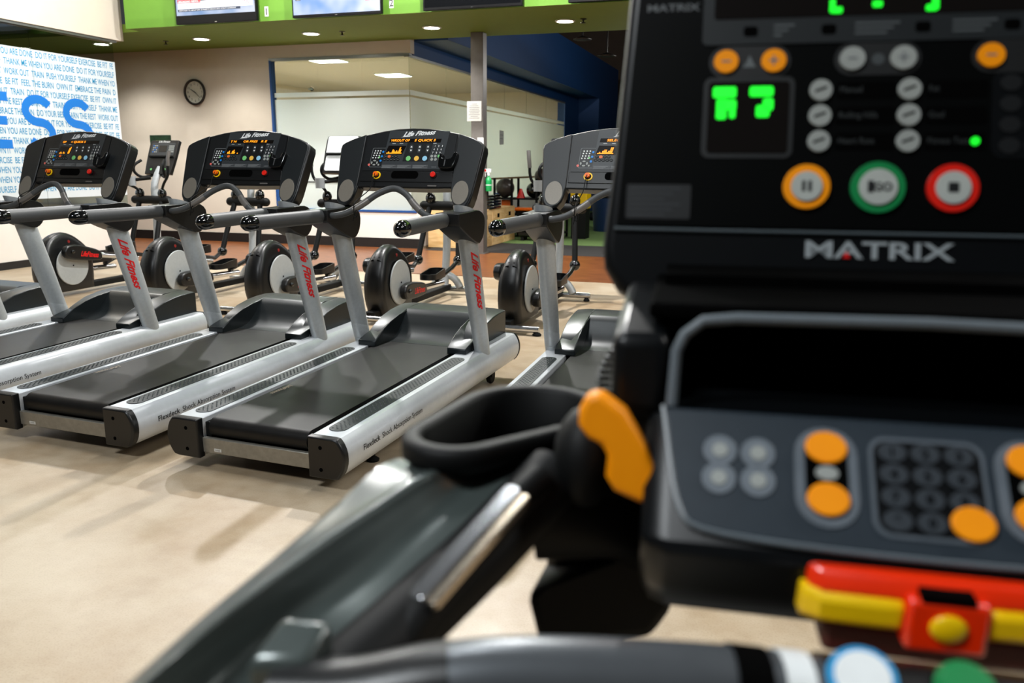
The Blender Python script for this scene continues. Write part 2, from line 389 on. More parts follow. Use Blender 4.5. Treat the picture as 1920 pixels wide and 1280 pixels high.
def ribbon(mb, pts, w, fn, mi=0):
    n = len(pts); L = []; R = []
    for i in range(n):
        a = Vector(pts[max(i - 1, 0)]); b = Vector(pts[min(i + 1, n - 1)]); t = (b - a).normalized(); nn = Vector((-t.y, t.x))
        p = Vector(pts[i]); L.append(p + nn * w / 2); R.append(p - nn * w / 2)
    vs = [fn(p.x, p.y, 0) for p in L] + [fn(p.x, p.y, 0) for p in R]
    mb.add(vs, [(i, n + i, n + i + 1, i + 1) for i in range(n - 1)], mi)
def bigS(v0, w, zb, zt, st):
    r = (w - st) / 2; cx = v0 + w / 2; h = zt - zb; q = (h - st) / 4
    top = zt - st / 2 - q; bot = zb + st / 2 + q
    pts = [(cx + r * cos(radians(a)), top + q * sin(radians(a))) for a in range(28, 270, 11)]
    pts += [(cx + r * cos(radians(a)), bot + q * sin(radians(a))) for a in range(90, -152, -11)]
    return pts
FB = lambda a, b, h: FL(a, b, 0.0028)
mbl = MB()
for v0 in (8.70, 9.375): ribbon(mbl, bigS(v0, 0.52, 1.575, 2.30, 0.115), 0.115, FB)
for (a0, a1, b0, b1) in ((8.02, 8.14, 1.575, 2.30), (8.14, 8.50, 2.185, 2.30), (8.14, 8.46, 1.88, 1.99), (8.14, 8.50, 1.575, 1.69)):
    mbl.quad([FB(a0, b0, 0), FB(a1, b0, 0), FB(a1, b1, 0), FB(a0, b1, 0)])
build('large_lettering', mbl, 'vinyl_blue', film, flat=True, label='big blue letters ESS')

# ------------------------------------------------------------------ soffit lights, sprinklers, column
lab = {0: 'recessed downlight in green soffit, above the wall clock', 1: 'recessed downlight in green soffit, below the screen numbered 2',
       2: 'recessed downlight in green soffit just left of the steel column', 3: 'recessed downlight in green soffit right of the steel column',
       -1: 'downlight behind the upper left glass, nearest the glass edge', -2: 'downlight behind the upper left glass, farther from the glass edge'}
for i in range(-2, 4):
    d = rthing('downlight', lab[i], 'ceiling light', -8.83 + 1.99 * i, 11.45, ZS, 'downlights in the green soffit')
    build('trim_ring', MB().lathe([(0.135, -0.001), (0.14, -0.012), (0.115, -0.018), (0.108, -0.004)], (0, 0, 0), 'z', 32), 'white_pl', d)
    build('lamp_lens', MB().lathe([(0.001, -0.006), (0.108, -0.006), (0.108, -0.002), (0.001, -0.002)], (0, 0, 0), 'z', 32), emit('warm_lamp', (255, 250, 235), 22.0), d)
    if i >= -1:
        l = bpy.data.lights.new('downlight_beam', 'SPOT'); l.energy = 185; l.spot_size = radians(130); l.spot_blend = 0.8; l.shadow_soft_size = 0.1; l.color = (1, 0.97, 0.92)
        lo = bpy.data.objects.new('downlight_beam', l); COL.objects.link(lo); lo.location = rw(-8.83 + 1.99 * i, 11.45, ZS - 0.04)
for i, (u, v, lb) in enumerate(((-9.58, 11.52, 'small fire sprinkler head left of the downlight above the clock'), (-6.31, 11.45, 'small fire sprinkler head between the second and third downlights'), (-2.59, 11.39, 'small fire sprinkler head at the right of the soffit'))):
    s_ = rthing('sprinkler_head', lb, 'sprinkler', u, v, ZS, 'sprinklers in the green soffit')
    build('escutcheon', MB().lathe([(0.045, 0), (0.045, -0.006), (0.02, -0.012), (0.012, -0.012)], (0, 0, 0)), 'gunmetal', s_)
    build('deflector', MB().lathe([(0.01, -0.01), (0.012, -0.045), (0.035, -0.05), (0.035, -0.056), (0.001, -0.06)], (0, 0, 0), n=12), 'gunmetal', s_)

cb = MB().bb(-0.1, 0.1, -0.09, 0.09, 0.0, ZS)
col = struct('column', cb, 'steel', 0.008); col.location = rw(-4.376, 12.14, 0)
build('base_plate', MB().bb(-0.13, 0.13, -0.12, 0.12, 0.006, 0.02), 'steel', col)
pn = rthing('notice_sheet', 'printed white notice taped high on the grey steel column', 'notice', -4.418, 12.045, 2.045)
build('sheet', MB().bb(-0.118, 0.118, -0.002, 0.0, 0, 0.295), 'paper', pn)
tm = MB()
for i in range(9):
    w_ = (0.09, 0.14, 0.17, 0.16, 0.18, 0.15, 0.18, 0.12, 0.17)[i]
    tm.bb(-w_ / 2, w_ / 2, -0.0032, -0.0028, 0.25 - i * 0.026, 0.256 - i * 0.026)
build('printed_lines', tm, 'grey_ink', pn)
pn2 = rthing('small_notice', 'small white slip on the column below the printed notice', 'notice', -4.318, 12.045, 1.70)
build('sheet', MB().bb(-0.05, 0.05, -0.002, 0.0, 0, 0.1), 'paper', pn2); build('printed_lines', MB().bb(-0.03, 0.03, -0.003, -0.0025, 0.05, 0.055).bb(-0.03, 0.02, -0.003, -0.0025, 0.03, 0.035), 'grey_ink', pn2)
sb = rthing('spray_bottle', 'green spray bottle with white trigger hung on the column', 'bottle', -4.222, 12.14, 0.985)
build('bottle_body', MB().lathe([(0.001, 0), (0.046, 0), (0.05, 0.012), (0.05, 0.15), (0.045, 0.19), (0.018, 0.225), (0.018, 0.24)], (0, 0, 0)), mat('green_bottle', (26, 150, 80), 0.3), sb)
build('label_band', MB().lathe([(0.0508, 0.09), (0.0512, 0.092), (0.0512, 0.10), (0.0508, 0.102)], (0, 0, 0)), 'white_pl', sb)
build('trigger_head', MB().lathe([(0.022, 0.235), (0.024, 0.27), (0.015, 0.29)], (0, 0, 0)).bb(-0.055, 0.045, -0.02, 0.02, 0.285, 0.345).bb(-0.06, -0.045, -0.008, 0.008, 0.22, 0.30), 'white_pl', sb, 0.006)
build('nozzle', MB().bb(-0.06, -0.03, -0.021, 0.021, 0.30, 0.335), 'red', sb, 0.003)
wp = rthing('white_paper_sheet', 'white paper stuck on the green frosted side glass', 'paper', UC + 0.006, 17.27, 1.82)
build('sheet', MB().bb(0, 0.002, -0.15, 0.15, 0, 0.30), 'paper', wp); build('printed_lines', MB().bb(0.002, 0.003, -0.1, 0.1, 0.2, 0.21).bb(0.002, 0.003, -0.1, 0.08, 0.12, 0.13), 'grey_ink', wp)

# ------------------------------------------------------------------ televisions
def tv(u0, label, screen, fr=0.022):
    w = 1.345
    t = rthing('television', label, 'television', u0 + w / 2, VF - 0.125, 3.335, 'televisions on the green fascia')
    build('casing', MB().bb(-w / 2, w / 2, 0.0, 0.055, 0, 0.79), 'tv_black', t, 0.006)
    build('wall_bracket', MB().bb(-0.25, 0.25, 0.055, 0.125, 0.2, 0.6), 'blackmat', t)
    build('badge', MB().bb(-0.018, 0.018, -0.002, 0.0, 0.010, 0.016), 'chrome', t)
    if screen == 'off':
        build('screen', MB().bb(-w / 2 + fr, w / 2 - fr, -0.002, 0.0, 0.035, 0.77), 'screen_off', t); return t
    bm_ = bpy.data.materials.new('tv_picture'); bm_.use_nodes = True; nt = bm_.node_tree; b = nt.nodes['Principled BSDF']
    tc = nt.nodes.new('ShaderNodeTexCoord'); nz = nt.nodes.new('ShaderNodeTexNoise'); nz.inputs['Scale'].default_value = 2.2
    rp = nt.nodes.new('ShaderNodeValToRGB'); e = rp.color_ramp.elements
    if screen == 'news': e[0].color = lin((116, 150, 196)) + (1,); e[1].color = lin((206, 214, 232)) + (1,)
    else: e[0].color = lin((120, 164, 236)) + (1,); e[1].color = lin((222, 230, 250)) + (1,)
    e[0].position = 0.35; e[1].position = 0.6
    nt.links.new(tc.outputs['Object'], nz.inputs['Vector']); nt.links.new(nz.outputs['Fac'], rp.inputs['Fac'])
    b.inputs['Base Color'].default_value = (0, 0, 0, 1); nt.links.new(rp.outputs['Color'], b.inputs['Emission Color']); b.inputs['Emission Strength'].default_value = 0.95
    z0 = 0.115 if screen == 'news' else 0.035
    sc = build('screen', MB().bb(-w / 2 + fr, w / 2 - fr, -0.002, 0.0, z0, 0.77), bm_, t)
    E = lambda n, c: emit(n, c, 0.9)
    P = XZat(0, -0.0025, 0)
    def rect(name, x0, x1, za, zb, m): return build(name, MB().bb(x0, x1, -0.003, -0.0024, za, zb), m, sc)
    if screen == 'news':
        build('picture_figure', MB().prism(spline2([(-0.33, 0.27), (-0.25, 0.36), (-0.12, 0.43), (-0.06, 0.5), (0.08, 0.5), (0.14, 0.43), (0.27, 0.36), (0.35, 0.27)], 4), P, -0.0003, 0.0002), E('dark_coat', (18, 26, 46)), sc)
        rect('banner', -w / 2 + fr + 0.03, w / 2 - fr - 0.03, 0.2, 0.3, E('white_banner', (240, 244, 250)))
        rect('red_tab', -w / 2 + fr + 0.03, -0.23, 0.275, 0.325, E('red_tab', (226, 28, 36)))
        rect('live_tab', 0.42, 0.58, 0.30, 0.335, E('red_tab', (226, 28, 36)))
        rect('logo_block', 0.44, 0.58, 0.215, 0.295, E('white_block', (250, 250, 252)))
        rect('ticker', -w / 2 + fr + 0.03, 0.42, 0.165, 0.198, E('dark_ticker', (14, 34, 62)))
        tx = MB(); Q = lambda x, z: XZat(x, -0.0034, z)
        tx.text('IRAN ADMITS IT SHOT DOWN UKRAINIAN PLANE UNINTENTIONALLY', 0.045, Q(-0.6, 0.215), width=0.98)
        build('headline_lettering', tx, E('blue_grey_ink', (70, 110, 150)), sc, flat=True)
        tx = MB(); tx.text('BREAKING NEWS', 0.03, Q(-0.6, 0.286), width=0.33); tx.text('LIVE', 0.022, Q(0.46, 0.306), width=0.09)
        tx.text('RESPONDS TO ABOUT 50% OF PUERTO RICO\'S AND UTILITY COMPANY', 0.018, Q(-0.6, 0.172), width=0.95)
        build('caption_lettering', tx, E('white_caption', (250, 250, 250)), sc, flat=True)
        tx = MB(); tx.text('CNN', 0.05, Q(0.46, 0.225), width=0.1); build('logo_lettering', tx, E('red_ink_lit', (214, 20, 40)), sc, flat=True)
    else:
        tx = MB(); Q = lambda x, z: XZat(x, -0.0034, z)
        for i, (s_, wd) in enumerate((('THIS AIRPLANE IS', 0.27), ('BOARDING BY', 0.2), ('G', 0.05))):
            rect('caption_bar', -w / 2 + fr + 0.04, -w / 2 + fr + 0.065 + wd, 0.315 - i * 0.05, 0.355 - i * 0.05, E('caption_black', (8, 10, 18)))
            tx.text(s_, 0.024, Q(-w / 2 + fr + 0.05, 0.323 - i * 0.05), width=wd)
        build('caption_lettering', tx, E('white_caption', (250, 250, 250)), sc, flat=True)
        rect('red_mark', 0.44, 0.5, 0.17, 0.25, E('red_mark', (200, 60, 90))); rect('blue_mark', 0.53, 0.6, 0.17, 0.25, E('blue_mark', (60, 110, 235)))
    return t
tv(-8.295, 'wall television showing breaking news, beside the number 1 card', 'news')
tv(-6.385, 'wall television showing a pale blue picture, beside the number 2 card', 'pale')
tv(-4.45, 'dark switched off television directly above the steel column', 'off')
tv(-2.52, 'dark television at the right end of the green fascia, cut by the frame', 'off')
for s_, u, z_, lb in (('1', -6.87, 3.40, 'white card with the numeral 1 on the green fascia'), ('2', -4.955, 3.415, 'white card with the numeral 2 on the green fascia')):
    c = rthing('number_card', lb, 'sign', u, VF, z_, 'number cards')
    build('card', MB().bb(-0.03, 0.03, -0.004, 0, 0, 0.13), 'paper', c)
    build('numeral', MB().text(s_, 0.085, XZat(0, -0.0048, 0.022), 'CENTER', bold=0.02), 'black_ink', c, flat=True)

# ------------------------------------------------------------------ wall clock, poster, studio fittings
ck = rthing('wall_clock', 'round wall clock with dark rim on the beige wall', 'clock', -9.82, VB, 2.62)
build('rim', MB().lathe([(0.21, 0), (0.225, -0.02), (0.222, -0.045), (0.2, -0.055), (0.188, -0.04), (0.186, -0.02)], (0, 0, 0), 'y', 40), 'gunmetal', ck)
build('dial', MB().lathe([(0.001, -0.022), (0.19, -0.022), (0.19, -0.01), (0.001, -0.01)], (0, 0, 0), 'y', 40), 'clock_face', ck)
nm = MB()
for i in range(12):
    a = radians(90 - 30 * (i + 1)); nm.text(str(i + 1), 0.04, XZat(0.145 * cos(a), -0.024, 0.145 * sin(a) - 0.02), 'CENTER')
build('numerals', nm, 'black_ink', ck, flat=True)
for L_, a, w_ in ((0.10, 149, 0.016), (0.15, -42, 0.011)):
    d = radians(a); build('clock_hand', MB().prism([(-0.03, -w_ / 2), (L_, -w_ / 4), (L_, w_ / 4), (-0.03, w_ / 2)], lambda x, y, h, d=d: Vector((x * cos(d) - y * sin(d), -0.028 - h, x * sin(d) + y * cos(d))), 0, 0.002), 'black_ink', ck)
po = rthing('wall_poster', 'dark green poster with an avocado on the beige wall', 'poster', -10.66, VB, 1.50)
build('sheet', MB().bb(-0.23, 0.23, -0.008, 0, 0, 0.39), mat('dark_green_print', (24, 52, 30), 0.6, var=0.5, scale=18), po)
build('printed_fruit', MB().prism(circ(-0.15, 0.12, 0.055, 0.09), XZat(0, -0.0085, 0), 0, 0.001), mat('cream_print', (222, 226, 170), 0.6), po)
build('printed_stone', MB().prism(circ(-0.15, 0.10, 0.022, 0.03), XZat(0, -0.0098, 0), 0, 0.001), mat('brown_print', (150, 50, 30), 0.6), po)
build('printed_block', MB().bb(-0.1, 0.02, -0.0095, -0.0085, 0.2, 0.3), mat('lime_print', (130, 150, 20), 0.6), po)
for u, v, lb in ((-9.0, 15.6, 'square ceiling light panel in the glass studio, nearer the glass front'), (-8.9, 18.6, 'square ceiling light panel in the glass studio, deeper inside')):
    pl = rthing('ceiling_panel_light', lb, 'ceiling light', u, v, 3.50, 'studio ceiling lights')
    build('frame', MB().bb(-0.36, 0.36, -0.36, 0.36, -0.015, 0), 'white_pl', pl)
    build('diffuser', MB().bb(-0.33, 0.33, -0.33, 0.33, -0.02, -0.015), emit('panel_glow', (255, 255, 246), 14.0), pl)
    l = bpy.data.lights.new('studio_panel', 'AREA'); l.energy = 370; l.size = 0.66; l.color = (1, 1, 0.98)
    lo = bpy.data.objects.new('studio_panel', l); COL.objects.link(lo); lo.location = rw(u, v, 3.46)
fs_ = rthing('fire_strobe', 'small red fire alarm on the studio ceiling', 'alarm', -7.15, 14.8, 3.50)
build('alarm_base', MB().lathe([(0.09, 0), (0.09, -0.03), (0.07, -0.045), (0.001, -0.045)], (0, 0, 0)), mat('alarm_red', (120, 24, 20), 0.4), fs_)
build('strobe_lens', MB().ball((0, 0, -0.05), (0.035, 0.035, 0.03)), 'white_pl', fs_)
sk = rthing('security_camera', 'tiny dark dome camera inside the glass front', 'camera', -7.56, VB + 0.12, 2.63)
build('dome', MB().ball((0, 0, 0), 0.035), 'gloss', sk); build('mount', MB().bb(-0.03, 0.03, -0.062, -0.0, -0.012, 0.012), 'white_pl', sk)
for u, z_, lb in ((-3.19, 3.45, 'dark pendant fitting hanging beyond the soffit, left of the pair'), (-2.765, 3.17, 'dark pendant fitting hanging lowest beyond the soffit')):
    pd = rthing('pendant_lamp', lb, 'lamp', u, 14.0, z_, 'dark pendants')
    build('rod', MB().tube([(0, 0, 0.02), (0, 0, 6.6 - z_)], 0.012, 8), 'gunmetal', pd)
    build('shade', MB().lathe([(0.15, 0), (0.155, 0.01), (0.05, 0.05), (0.02, 0.06)], (0, 0, 0)), 'gunmetal', pd)

# ------------------------------------------------------------------ life fitness treadmill
SL = 0.0245
def zd(y, z): return z + SL * y
def xo(zr):
    u = max(0.0, 1 - ((zr - 0.158) / 0.0915) ** 2)
    return 0.436 + 0.044 * u ** 0.75
def railsec(grow=0.0):
    zs = [0.245, 0.235, 0.22, 0.2, 0.178, 0.158, 0.138, 0.116, 0.098, 0.082, 0.072]
    out = [(0.302 - grow, 0.2475 + grow)] + [(0.425, 0.2475 + grow)] + [(xo(q) + grow, q + (grow if q > 0.158 else -grow)) for q in zs] + [(0.425, 0.0665 - grow), (0.302 - grow, 0.0665 - grow)]
    return out
TH = radians(23)
def CP(x, s, h): return Vector((x, 1.456 + s * sin(TH) - h * cos(TH), 1.235 + s * cos(TH) + h * sin(TH)))
def postc(z): return 1.65 - (z - 0.29) * 0.297
def postk(z): return 0.84 + 0.16 * min(1.0, max(0.0, (z - 0.25) / 0.45))

def make_treadmill():
    T = thing('treadmill', '', 'treadmill', group='treadmills in a row')
    # belt loop
    prof = []
    r, yc, zc = 0.047, 0.088, 0.2005
    for i in range(13):
        a = radians(90 + 15 * i); prof.append((yc + r * cos(a), zc + r * sin(a)))
    y2, z2 = 1.92, zd(1.84, 0.2005)
    for i in range(9):
        a = radians(-90 + 22.5 * i); prof.append((y2 + r * cos(a), z2 + r * sin(a)))
    belt = build('running_belt', MB().prism(prof, lambda a, b, h: Vector((h, a, b)), -0.268, 0.268), 'belt', T, ang=25)
    mk = MB().text('LifeFitness', 0.028, lambda a, b, h: Vector((-0.24 + b, 0.62 + a * -1, zd(0.6, 0.2494))), shear=0.3, bold=0.01)
    build('belt_lettering', mk, mat('worn_belt_print', (150, 132, 112), 0.6), belt, flat=True, label='worn pale lettering on the belt')
    build('deck_edge', MB().bb(-0.302, -0.271, 0.06, 1.9, 0.12, 0.225).bb(0.271, 0.302, 0.06, 1.9, 0.12, 0.225), 'blackmat', T)
    cbm = build('rear_crossbar', MB().bb(-0.30, 0.30, 0.03, 0.055, 0.087, 0.158), 'rawsteel', T, 0.003)
    build('under_pan', MB().bb(-0.30, 0.30, 0.058, 1.9, 0.10, 0.152), 'blackmat', T)
    build('sticker', MB().bb(-0.235, -0.195, 0.0285, 0.03, 0.098, 0.112), 'paper', cbm)
    build('sticker_print', MB().text('X-AN6B', 0.007, XZat(-0.231, 0.0283, 0.102), width=0.03), 'black_ink', cbm, flat=True)
    for sd in (-1, 1):
        sec = railsec()
        rail = build('side_rail', MB().loft([[Vector((sd * x, y, zd(y, z))) for x, z in sec] for y in (0.036, 0.5, 1.0, 1.5, 2.14)]), 'silver', T, 0.004, ang=30)
        # rubber tread strip with studs
        x0, x1, ya, yb = 0.327, 0.416, 0.1, 1.43
        pts = [(0.3715 + 0.0445 * cos(radians(a)), yb - 0.04 + 0.04 * sin(radians(a))) for a in range(0, 181, 15)] + [(0.3715 + 0.0445 * cos(radians(a)), ya + 0.04 + 0.04 * sin(radians(a))) for a in range(180, 361, 15)]
        st = MB().prism(pts, lambda a, b, h: Vector((sd * a, b, zd(b, 0.2475 + h))), 0.0, 0.003)
        y = ya + 0.03; row = 0
        while y < yb - 0.02:
            for xx in ((0.347, 0.372, 0.397) if row % 2 == 0 else (0.3595, 0.3845)):
                c = Vector((sd * xx, y, zd(y, 0.2505)))
                ring = [c + Vector((0.0062 * cos(2 * pi * q / 8), 0.0062 * sin(2 * pi * q / 8), 0)) for q in range(8)]
                top = [c + Vector((0.0035 * cos(2 * pi * q / 8), 0.0035 * sin(2 * pi * q / 8), 0.0028)) for q in range(8)]
                st.add(ring + top, [(q, (q + 1) % 8, 8 + (q + 1) % 8, 8 + q) for q in range(8)] + [tuple(range(8, 16))])
            y += 0.0155; row += 1
        build('tread_strip', st, 'strip', rail, ang=50)
        if sd == 1:
            F = lambda a, b, h: Vector((xo(0.150 + b) + 0.0012, 0.165 + a, zd(0.165 + a, 0.150 + b)))
            tm_ = MB().text('Flexdeck', 0.027, F, bold=0.012, width=0.145)
            F2 = lambda a, b, h: Vector((xo(0.150 + b) + 0.0012, 0.33 + a, zd(0.33 + a, 0.150 + b)))
            tm_.text('Shock Absorption System', 0.027, F2, width=0.40)
            build('rail_lettering', tm_, 'black_ink', rail, flat=True)
        sec = railsec(0.003)
        cx = 0.37; inner = [(cx + (x - cx) * 0.93, 0.158 + (z - 0.158) * 0.95) for x, z in sec]
        cap = build('end_cap', MB().loft([[Vector((sd * x, 0.0, zd(0, z))) for x, z in inner], [Vector((sd * x, 0.008, zd(0, z))) for x, z in sec], [Vector((sd * x, 0.04, zd(0.04, z))) for x, z in sec]]), 'black', T, 0.003)
        for zz in (0.205, 0.105): build('screw', MB().lathe([(0.001, -0.001), (0.009, -0.001), (0.009, 0.004)], (sd * 0.365, 0.0, zz), 'y', 12), 'void', cap)
        build('front_cap', MB().loft([[Vector((sd * x, y, zd(y, z))) for x, z in railsec(g)] for y, g in ((2.14, 0.002), (2.155, 0.002), (2.165, -0.006))]), 'black', T)
        build('leveling_foot', MB().tube([(sd * 0.37, 0.42, 0.012), (sd * 0.37, 0.42, 0.09)], 0.012, 10).lathe([(0.03, 0), (0.032, 0.01), (0.015, 0.022)], (sd * 0.37, 0.42, 0), n=16), 'blackmat', T)
        build('caster_wheel', MB().lathe([(0.001, -0.015), (0.04, -0.015), (0.045, 0), (0.04, 0.015), (0.001, 0.015)], (sd * 0.36, 1.93, 0.045), 'x', 18).bb(sd * 0.36 - 0.02, sd * 0.36 + 0.02, 1.90, 1.96, 0.05, 0.115), 'blackmat', T)
        # black foot hood at the base of the upright
        hp = [(1.512, 0.278), (1.512, 0.315), (1.56, 0.345), (1.62, 0.377), (1.715, 0.412), (1.83, 0.437), (1.96, 0.449), (1.96, 0.29)]
        hb = MB().loft([[Vector((sd * x, y, z if x < 0.3 else z - (0.0 if z < 0.32 else (z - 0.315) * 0.55))) for y, z in hp] for x in (0.247, 0.30, 0.372)])
        build('foot_hood', hb, 'cover', T, 0.006)
        # upright
        up = MB(); rings = []
        for z in (0.25, 0.3, 0.45, 0.6, 0.75, 0.93, 1.16):
            c = Vector((sd * 0.42, postc(z), z)); k = postk(z)
            rings.append([c + Vector((0.052 * k * cos(a), 0.078 * k * sin(a), -0.02 * sin(a))) for a in [2 * pi * q / 32 for q in range(32)]])
        up.loft(rings); post = build('upright', up, 'post', T, ang=50)
        if sd == 1:
            def FP(a, b, h):
                z = 0.90 - a; t = radians(-30) + (b - 0.02) / 0.066; k = postk(z)
                return Vector((0.42 + (0.052 * k + 0.0012) * cos(t), postc(z) + (0.078 * k + 0.0012) * sin(t), z - 0.02 * sin(t)))
            tl = MB().text('Life Fitness', 0.050, FP, shear=0.32, bold=0.03, width=0.345, sub=4)
            build('upright_lettering', tl, 'red_ink', post, flat=True)
        else:
            rings = []
            for z in (0.29, 0.30, 0.385, 0.39):
                c = Vector((sd * 0.42, postc(z), z)); k = postk(z) * (1.025 if 0.295 < z < 0.388 else 1.0)
                rings.append([c + Vector((0.052 * k * cos(a), 0.078 * k * sin(a), -0.02 * sin(a))) for a in [2 * pi * q / 32 for q in range(32)]])
            cl = MB().loft(rings); build('collar', cl, 'post', post, ang=50)
        # handrail
        ux = Vector((0.443 - 0.392, 0.60 - 1.215, 1.100 - 1.106))
        a0 = Vector((sd * 0.392, 1.225, 1.104)); a1 = Vector((sd * 0.443, 0.615, 1.098)); mid = a0.lerp(a1, 0.91)
        hr = build('handrail', MB().tube([a0, a0.lerp(a1, 0.5), mid], 0.033, 22, 0.040), 'grip', T, ang=50)
        dv = (a1 - a0).normalized()
        R_ = [(mid, 0.0405), (mid + dv * 0.012, 0.0415), (a1 - dv * 0.015, 0.0415), (a1 + dv * 0.01, 0.036), (a1 + dv * 0.027, 0.024), (a1 + dv * 0.036, 0.008)]
        up_ = Vector((0, 0, 1)); sd_ = dv.cross(up_).normalized(); up_ = sd_.cross(dv)
        build('end_knob', MB().loft([[p + sd_ * (rr_ * 0.86 * cos(2 * pi * q / 22)) + up_ * (rr_ * sin(2 * pi * q / 22)) for q in range(22)] for p, rr_ in R_]), 'gloss', hr, ang=60)
        bp_ = spline2([(1.19, 1.140), (1.33, 1.143), (1.47, 1.146), (1.545, 1.10), (1.535, 1.01), (1.475, 0.958), (1.40, 0.975), (1.30, 1.018), (1.215, 1.060), (1.19, 1.075)], 3)
        build('bracket', MB().prism(bp_, lambda a, b, h: Vector((sd * h, a, b)), 0.342, 0.485), 'black', T, 0.018, 4)
    # motor cover with concave scoop
    cv = [(1.66, 0.287), (1.70, 0.289), (1.755, 0.300), (1.81, 0.328), (1.86, 0.372), (1.905, 0.42), (1.945, 0.449), (1.965, 0.455), (2.14, 0.461), (2.15, 0.452), (2.15, 0.17), (1.66, 0.2)]
    build('scoop_cover', MB().prism(cv, lambda a, b, h: Vector((h, a, b)), -0.252, 0.252), 'cover', T, ang=40)
    sdp = [(1.60, 0.285), (1.64, 0.345), (1.72, 0.385), (1.82, 0.425), (1.94, 0.449), (2.03, 0.458), (2.14, 0.461), (2.15, 0.452), (2.15, 0.17), (1.62, 0.2)]
    for sd in (-1, 1): build('side_cover', MB().loft([[Vector((sd * x, y, zz if zz < 0.3 else zz - (0.010 if x > 0.3 else 0))) for y, zz in sdp] for x in (0.2525, 0.30, 0.378)]), 'cover', T, 0.005)
    # grip bar in front of the console
    path = [(-0.375, 1.235, 1.108), (-0.32, 1.235, 1.108), (-0.25, 1.255, 1.125), (-0.17, 1.29, 1.172), (-0.09, 1.335, 1.232), (0, 1.36, 1.262), (0.09, 1.335, 1.232), (0.17, 1.29, 1.172), (0.25, 1.255, 1.125), (0.32, 1.235, 1.108), (0.375, 1.235, 1.108)]
    gb = build('grip_bar', MB().tube(path, 0.0185, 16, smooth=5), 'grip', T, ang=60)
    for sd in (-1, 1):
        P_ = spline([Vector(p) for p in path], 5)
        seg_ = P_[33:39] if sd == 1 else P_[12:18]
        build('pulse_sensor', MB().tube(seg_, 0.0196, 16), 'steel', gb, ang=60)
    # console
    half = [(0.0, 0.405), (0.1, 0.401), (0.2, 0.388), (0.3, 0.367), (0.39, 0.341), (0.445, 0.318), (0.468, 0.300), (0.474, 0.272), (0.462, 0.14), (0.448, 0.0), (0.438, -0.05), (0.418, -0.078), (0.385, -0.088), (0.35, -0.078), (0.325, -0.045), (0.313, 0.0), (0.306, 0.034), (0.15, 0.030)]
    outl = half + [(0, 0.030)] + [(-x, s) for x, s in half[1:]][::-1]
    con = build('console', MB().prism(outl[::-1], CP, -0.075, 0.0), 'black', T, 0.008, 3, label='black console with orange readouts')
    # side pads
    for sd in (-1, 1):
        pad = [(0.306, 0.363), (0.39, 0.336), (0.443, 0.312), (0.463, 0.296), (0.467, 0.270), (0.455, 0.14), (0.441, 0.0), (0.431, -0.046), (0.414, -0.071), (0.385, -0.081), (0.353, -0.072), (0.330, -0.042), (0.318, 0.0), (0.309, 0.05)]
        build('side_pad', MB().prism([(sd * x, s) for x, s in pad], CP, 0.0, 0.008), 'charcoal', con, 0.004)
        gr = MB().prism(circ(sd * 0.3745, 0.003, 0.056, 0.076, 40), CP, 0.008, 0.0105)
        build('speaker_bezel', gr, 'charcoal', con, 0.001)
        build('speaker_grille', MB().prism(circ(sd * 0.3745, 0.003, 0.051, 0.071, 40), CP, 0.0105, 0.0125), 'speaker', con, 0.001)
    # control panel overlay (shifted a little to the right like the real one)
    ov = [(-0.150, 0.389), (0.245, 0.379), (0.222, 0.145), (-0.170, 0.148)]
    build('control_panel', MB().prism([(-0.295, 0.35), (-0.2, 0.376), (0, 0.392), (0.2, 0.376), (0.295, 0.352), (0.292, 0.135), (-0.292, 0.135)], CP, 0.0, 0.003).prism(ov, CP, 0.003, 0.0045, 1), ['panel_dk', 'panel'], con)
    hl = lambda a, b, h: CP(-0.056 + a, 0.349 + b + a * 0.06, 0.0052)
    lg = MB().text('Life Fitness', 0.028, hl, shear=0.5, bold=0.03, width=0.212)
    lg.quad([hl(-0.012, -0.004, 0), hl(0.045, -0.004, 0), hl(0.05, 0.001, 0), hl(0.01, 0.001, 0)])
    build('logo_lettering', lg, 'white_ink', con, flat=True)
    build('arrow_panel', MB().prism([(-0.018, 0.31), (0.150, 0.308), (0.134, 0.192), (-0.032, 0.194)], CP, 0.0045, 0.0055), 'panel_dk', con)
    for x in (0.0125, 0.067, 0.121):
        ar = MB().prism(rr(x - 0.001, 0.272, 0.022, 0.05, 0.008), CP, 0.0055, 0.0060, 1)
        for s, d in ((0.283, 1), (0.261, -1)):
            ar.prism([(x - 0.007, s - 0.004 * d), (x + 0.007, s - 0.004 * d), (x, s + 0.007 * d)][::d], CP, 0.0055, 0.0066)
        build('arrow_key', ar, ['white_ink', 'panel'], con)
    for x, m_, n_ in ((0.004, 'btn_green', 'start_button'), (0.058, 'btn_yellow', 'cool_down_button'), (0.112, 'btn_blue', 'pace_button')):
        build(n_, MB().prism(circ(x, 0.210, 0.0155), CP, 0.0055, 0.0085), m_, con, 0.001)
    kp = MB()
    for r_ in range(4):
        for c_ in range(3):
            kp.prism(circ(0.1665 + 0.0228 * c_ - 0.004 * r_, 0.287 - 0.0205 * r_, 0.0088, n=10), CP, 0.0045, 0.006, 1 if r_ < 3 else (2 if c_ == 2 else 3))
    for c_ in range(2): kp.prism(circ(0.158 + 0.024 * c_, 0.205, 0.009, n=10), CP, 0.0045, 0.006, 3)
    for r_ in range(3):
        for c_ in range(3):
            kp.text(str(1 + r_ * 3 + c_), 0.011, lambda a, b, h, r_=r_, c_=c_: CP(0.1665 + 0.0228 * c_ - 0.004 * r_ + a, 0.2818 - 0.0205 * r_ + b, 0.0064), 'CENTER', mi=0, bold=0.02)
    build('number_keypad', kp, ['white_ink', 'panel_dk', 'btn_green', 'btn_grey'], con)
    ck_ = MB()
